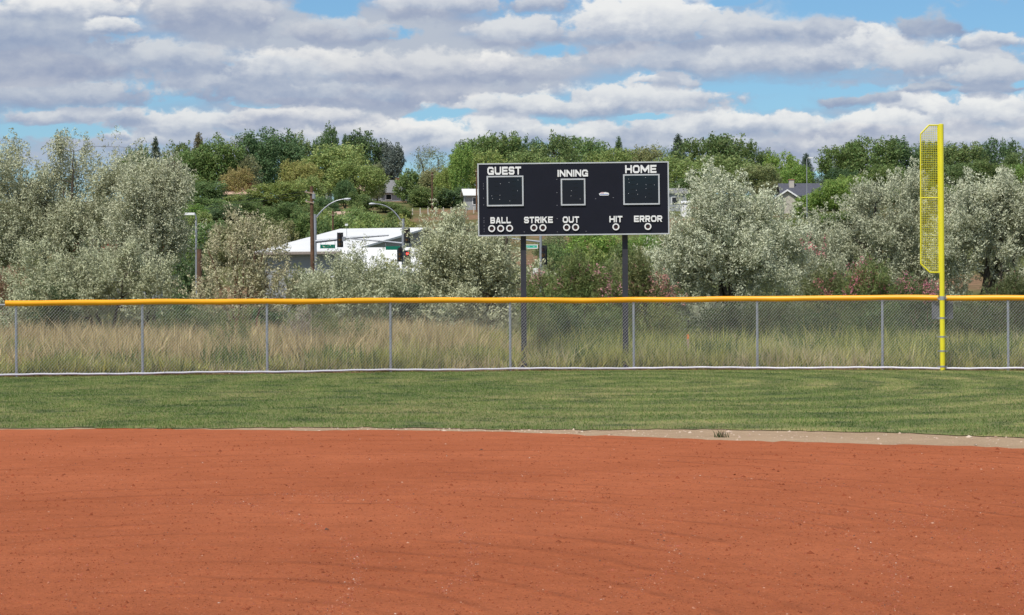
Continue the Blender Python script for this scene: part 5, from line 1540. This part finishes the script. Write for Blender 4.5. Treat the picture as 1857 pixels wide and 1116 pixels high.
street_sign(r1_, q(580.8, 444, D1), q(608, 450.8, D1), M['sign_green'])
MB().tube([q(582, 438, D1), q(582, 445, D1)], .02, 5).tube([q(607.5, 435, D1), q(607.5, 445, D1)], .02, 5).build('sign_hanger', M['signal_pole'], r1_)
sig_head(r1_, tuple(q(617, 435.5, D1, -.25)))
MB().box(tuple(q(623, 433.8, D1, -.2)), (.34, .3, .36)).build('camera_box', M['signal_pole'], r1_)
cs = MB().tube([q(629, 433, D1), q(628.6, 409, D1)], .018, 5).build('camera_stalk', M['signal_pole'], r1_)
MB().box(tuple(q(628.3, 408, D1)), (.22, .3, .16)).build('camera', M['white'], cs)
# signal pole 2
D2 = 196
b = Vector((X(731.5, D2), D2, 0)); q = loc(b)
r2_ = empty('traffic_signal_pole', b, 'grey signal pole showing a lit red light in front of the white roofs', 'traffic signal', 'traffic signals at the road behind the trees')
MB().tube([(0, 0, -.1), q(731, 397, D2)], [.16, .11], 12).build('pole', M['signal_pole'], r2_, smooth=True)
MB().tube([q(731, 442, D2), q(700, 438.5, D2), q(630, 433, D2)], [.10, .07, .035], 9).build('mast_arm', M['signal_pole'], r2_, smooth=True)
la = MB().tube(curve_pts(q(726, 399, D2), q(708, 369, D2), q(678, 370, D2)), [.055 - .0022 * i for i in range(13)], 8).build('lamp_arm', M['signal_pole'], r2_, smooth=True)
c = q(674, 370, D2); MB().tube([c + Vector((.3, 0, 0)), c, c - Vector((.2, 0, .02))], [.06, .11, .07], 8).build('lamp_head', M['signal_pole'], la, smooth=True)
street_sign(r2_, q(699.5, 447, D2), q(725.5, 453.5, D2), M['sign_green'])
MB().tube([q(699.6, 438, D2), q(699.6, 448, D2)], .02, 5).tube([q(725, 441, D2), q(725, 448, D2)], .02, 5).build('sign_hanger', M['signal_pole'], r2_)
sig_head(r2_, tuple(q(738, 427.5, D2, -.1)))
sig_head(r2_, tuple(q(725.8, 461.5, D2, -.2)))
sig_head(r2_, tuple(q(739.3, 468, D2, -.3)), lit='red')
MB().tube([q(731, 422.5, D2), q(742, 422.5, D2)], .03, 5).tube([q(731, 457, D2), q(739, 457, D2)], .03, 5).build('head_bracket', M['signal_pole'], r2_)
# signal pole 3 below the scoreboard
D3 = 150
b = Vector((X(980.5, D3), D3, 0)); q = loc(b)
r3_ = empty('traffic_signal_pole', b, 'grey signal pole with bright green street sign seen under the scoreboard', 'traffic signal', 'traffic signals at the road behind the trees')
MB().tube([(0, 0, -.1), q(980.5, 380, D3)], [.085, .08], 12).build('pole', M['signal_pole'], r3_, smooth=True)
MB().tube([q(980, 439, D3), q(955, 436, D3), q(900, 430, D3)], [.07, .055, .03], 9).build('mast_arm', M['signal_pole'], r3_, smooth=True)
street_sign(r3_, q(946, 444, D3), q(975.2, 451.3, D3), M['sign_teal'], True, True)
sig_head(r3_, tuple(q(985, 463, D3, .1)))
MB().box(tuple(q(972, 492, D3)), (.36, .3, .36)).build('cabinet', M['white'], r3_)
# tall brown utility pole
DU = 182
b = Vector((X(568, DU), DU, 0)); q = loc(b)
ut = empty('utility_pole', b, 'tall brown wooden utility pole with crossarms in front of the white roof', 'utility pole')
MB().tube([(0, 0, -.1), q(565, 338, DU)], [.19, .12], 10).build('pole', M['wood_pole'], ut, smooth=True)
for py, hw in ((350, 9), (367, 8)):
    ca = MB().box(tuple(q(562, py, DU, -.15)), (hw * 2 * DU / F, .1, .1), Matrix.Rotation(.2, 3, 'Y')).build('crossarm', M['stake'], ut)
    MB().tube([q(556, py - 4.4, DU, -.15), q(556, py - 1.4, DU, -.15)], .05, 6).tube([q(569, py - 2, DU, -.15), q(569, py + .5, DU, -.15)], .05, 6).build('insulator', M['signal_pole'], ca)
MB().tube([q(569.5, 352, DU, -.2), q(569.5, 361, DU, -.2)], .13, 8).build('transformer', M['signal_pole'], ut, smooth=True)
# bare poles on the hill
for px, top, bot, d, lab in ((783.5, 312, 388, 400, 'bare reddish wooden pole rising behind the white fence posts'), (864, 306, 388, 402, 'bare reddish wooden pole against the scoreboard left edge'),
                             (603.5, 383, 413, 300, 'short reddish wooden pole above the white roof ridge')):
    zt = at(px, top, d)
    z0 = H(d)
    up_ = empty('wooden_pole', (zt.x, d, z0), lab, 'pole', 'bare wooden poles on the hill')
    MB().tube([(0, 0, -.3), (0, 0, zt.z - z0)], [.15, .11], 9).build('shaft', M['wood_pole'], up_, smooth=True)
    MB().box((0, -.14, zt.z - z0 - .5), (.5, .08, .1)).build('crossarm', M['stake'], up_)
# wooden post at left
d = 120; zt = at(361.5, 452, d)
wp = empty('wooden_post', (zt.x, d, 0), 'short thick orange brown wooden post beside the lone street lamp at left', 'post')
MB().tube([(0, 0, -.1), (0, 0, zt.z)], [.13, .125], 10).build('shaft', M['wood_pole'], wp, smooth=True)
# street lamps
for px, top, d, sgn, lab in ((355.5, 396, 170, -1, 'lone grey street lamp beside the bright green tree at left'), (1463, 290, 380, 1, 'grey street lamp in front of the dark roofed house')):
    zt = at(px, top, d); z0 = H(d)
    st = empty('street_lamp', (zt.x, d, z0), lab, 'street lamp', 'single street lamps')
    hh_ = zt.z - z0; k = d / F
    MB().tube([(0, 0, -.1), (0, 0, hh_)], [.10, .07] if d < 300 else [.085, .06], 9).build('pole', M['signal_pole'], st, smooth=True)
    a = MB().tube(curve_pts((0, 0, hh_ - .1), (0, 0, hh_ + .3), (sgn * 7 * k * .5, 0, hh_ + .3)), .05, 7).build('lamp_arm', M['signal_pole'], st, smooth=True)
    MB().box((sgn * (7 * k * .5 + .3), 0, hh_ + .3), (.7, .3, .16)).build('lamp_head', M['white'], a)
# row of short white fence posts on the slope crest
d = 396
for i, px in enumerate((748, 762, 776, 790, 804, 818, 832, 845, 859)):
    top = at(px, 378.5 - i * .3, d); z0 = H(d)
    pw = empty('white_post', (top.x, d, z0), 'short white wooden fence post in the row on the brown slope crest', 'post', 'row of white fence posts on the slope')
    hgt = max(.6, top.z - z0)
    MB().box((0, 0, hgt / 2 - .2), (.17, .14, hgt + .4)).add([(-.085, -.07, hgt), (.085, -.07, hgt), (.085, .07, hgt), (-.085, .07, hgt), (0, 0, hgt + .1)], [(0, 1, 4), (1, 2, 4), (2, 3, 4), (3, 0, 4)]).build('shaft', M['beige'], pw)
# power line
DW = 182
ln = MB()
for k, (py0, py1) in enumerate(((347, 330), (351, 335))):
    a = at(556 + 14 * k, py0, DW); c = at(-300, 300 + 8 * k, 240)
    ln.tube([a.lerp(c, t) - Vector((0, 0, 3.0 * math.sin(math.pi * t))) for t in np.linspace(0, 1, 12)], .012, 4)
tag(ln.build('power_line', M['signal_black']), 'thin dark power lines running left from the brown utility pole crossarm', 'wire')

bpy.context.view_layer.update()
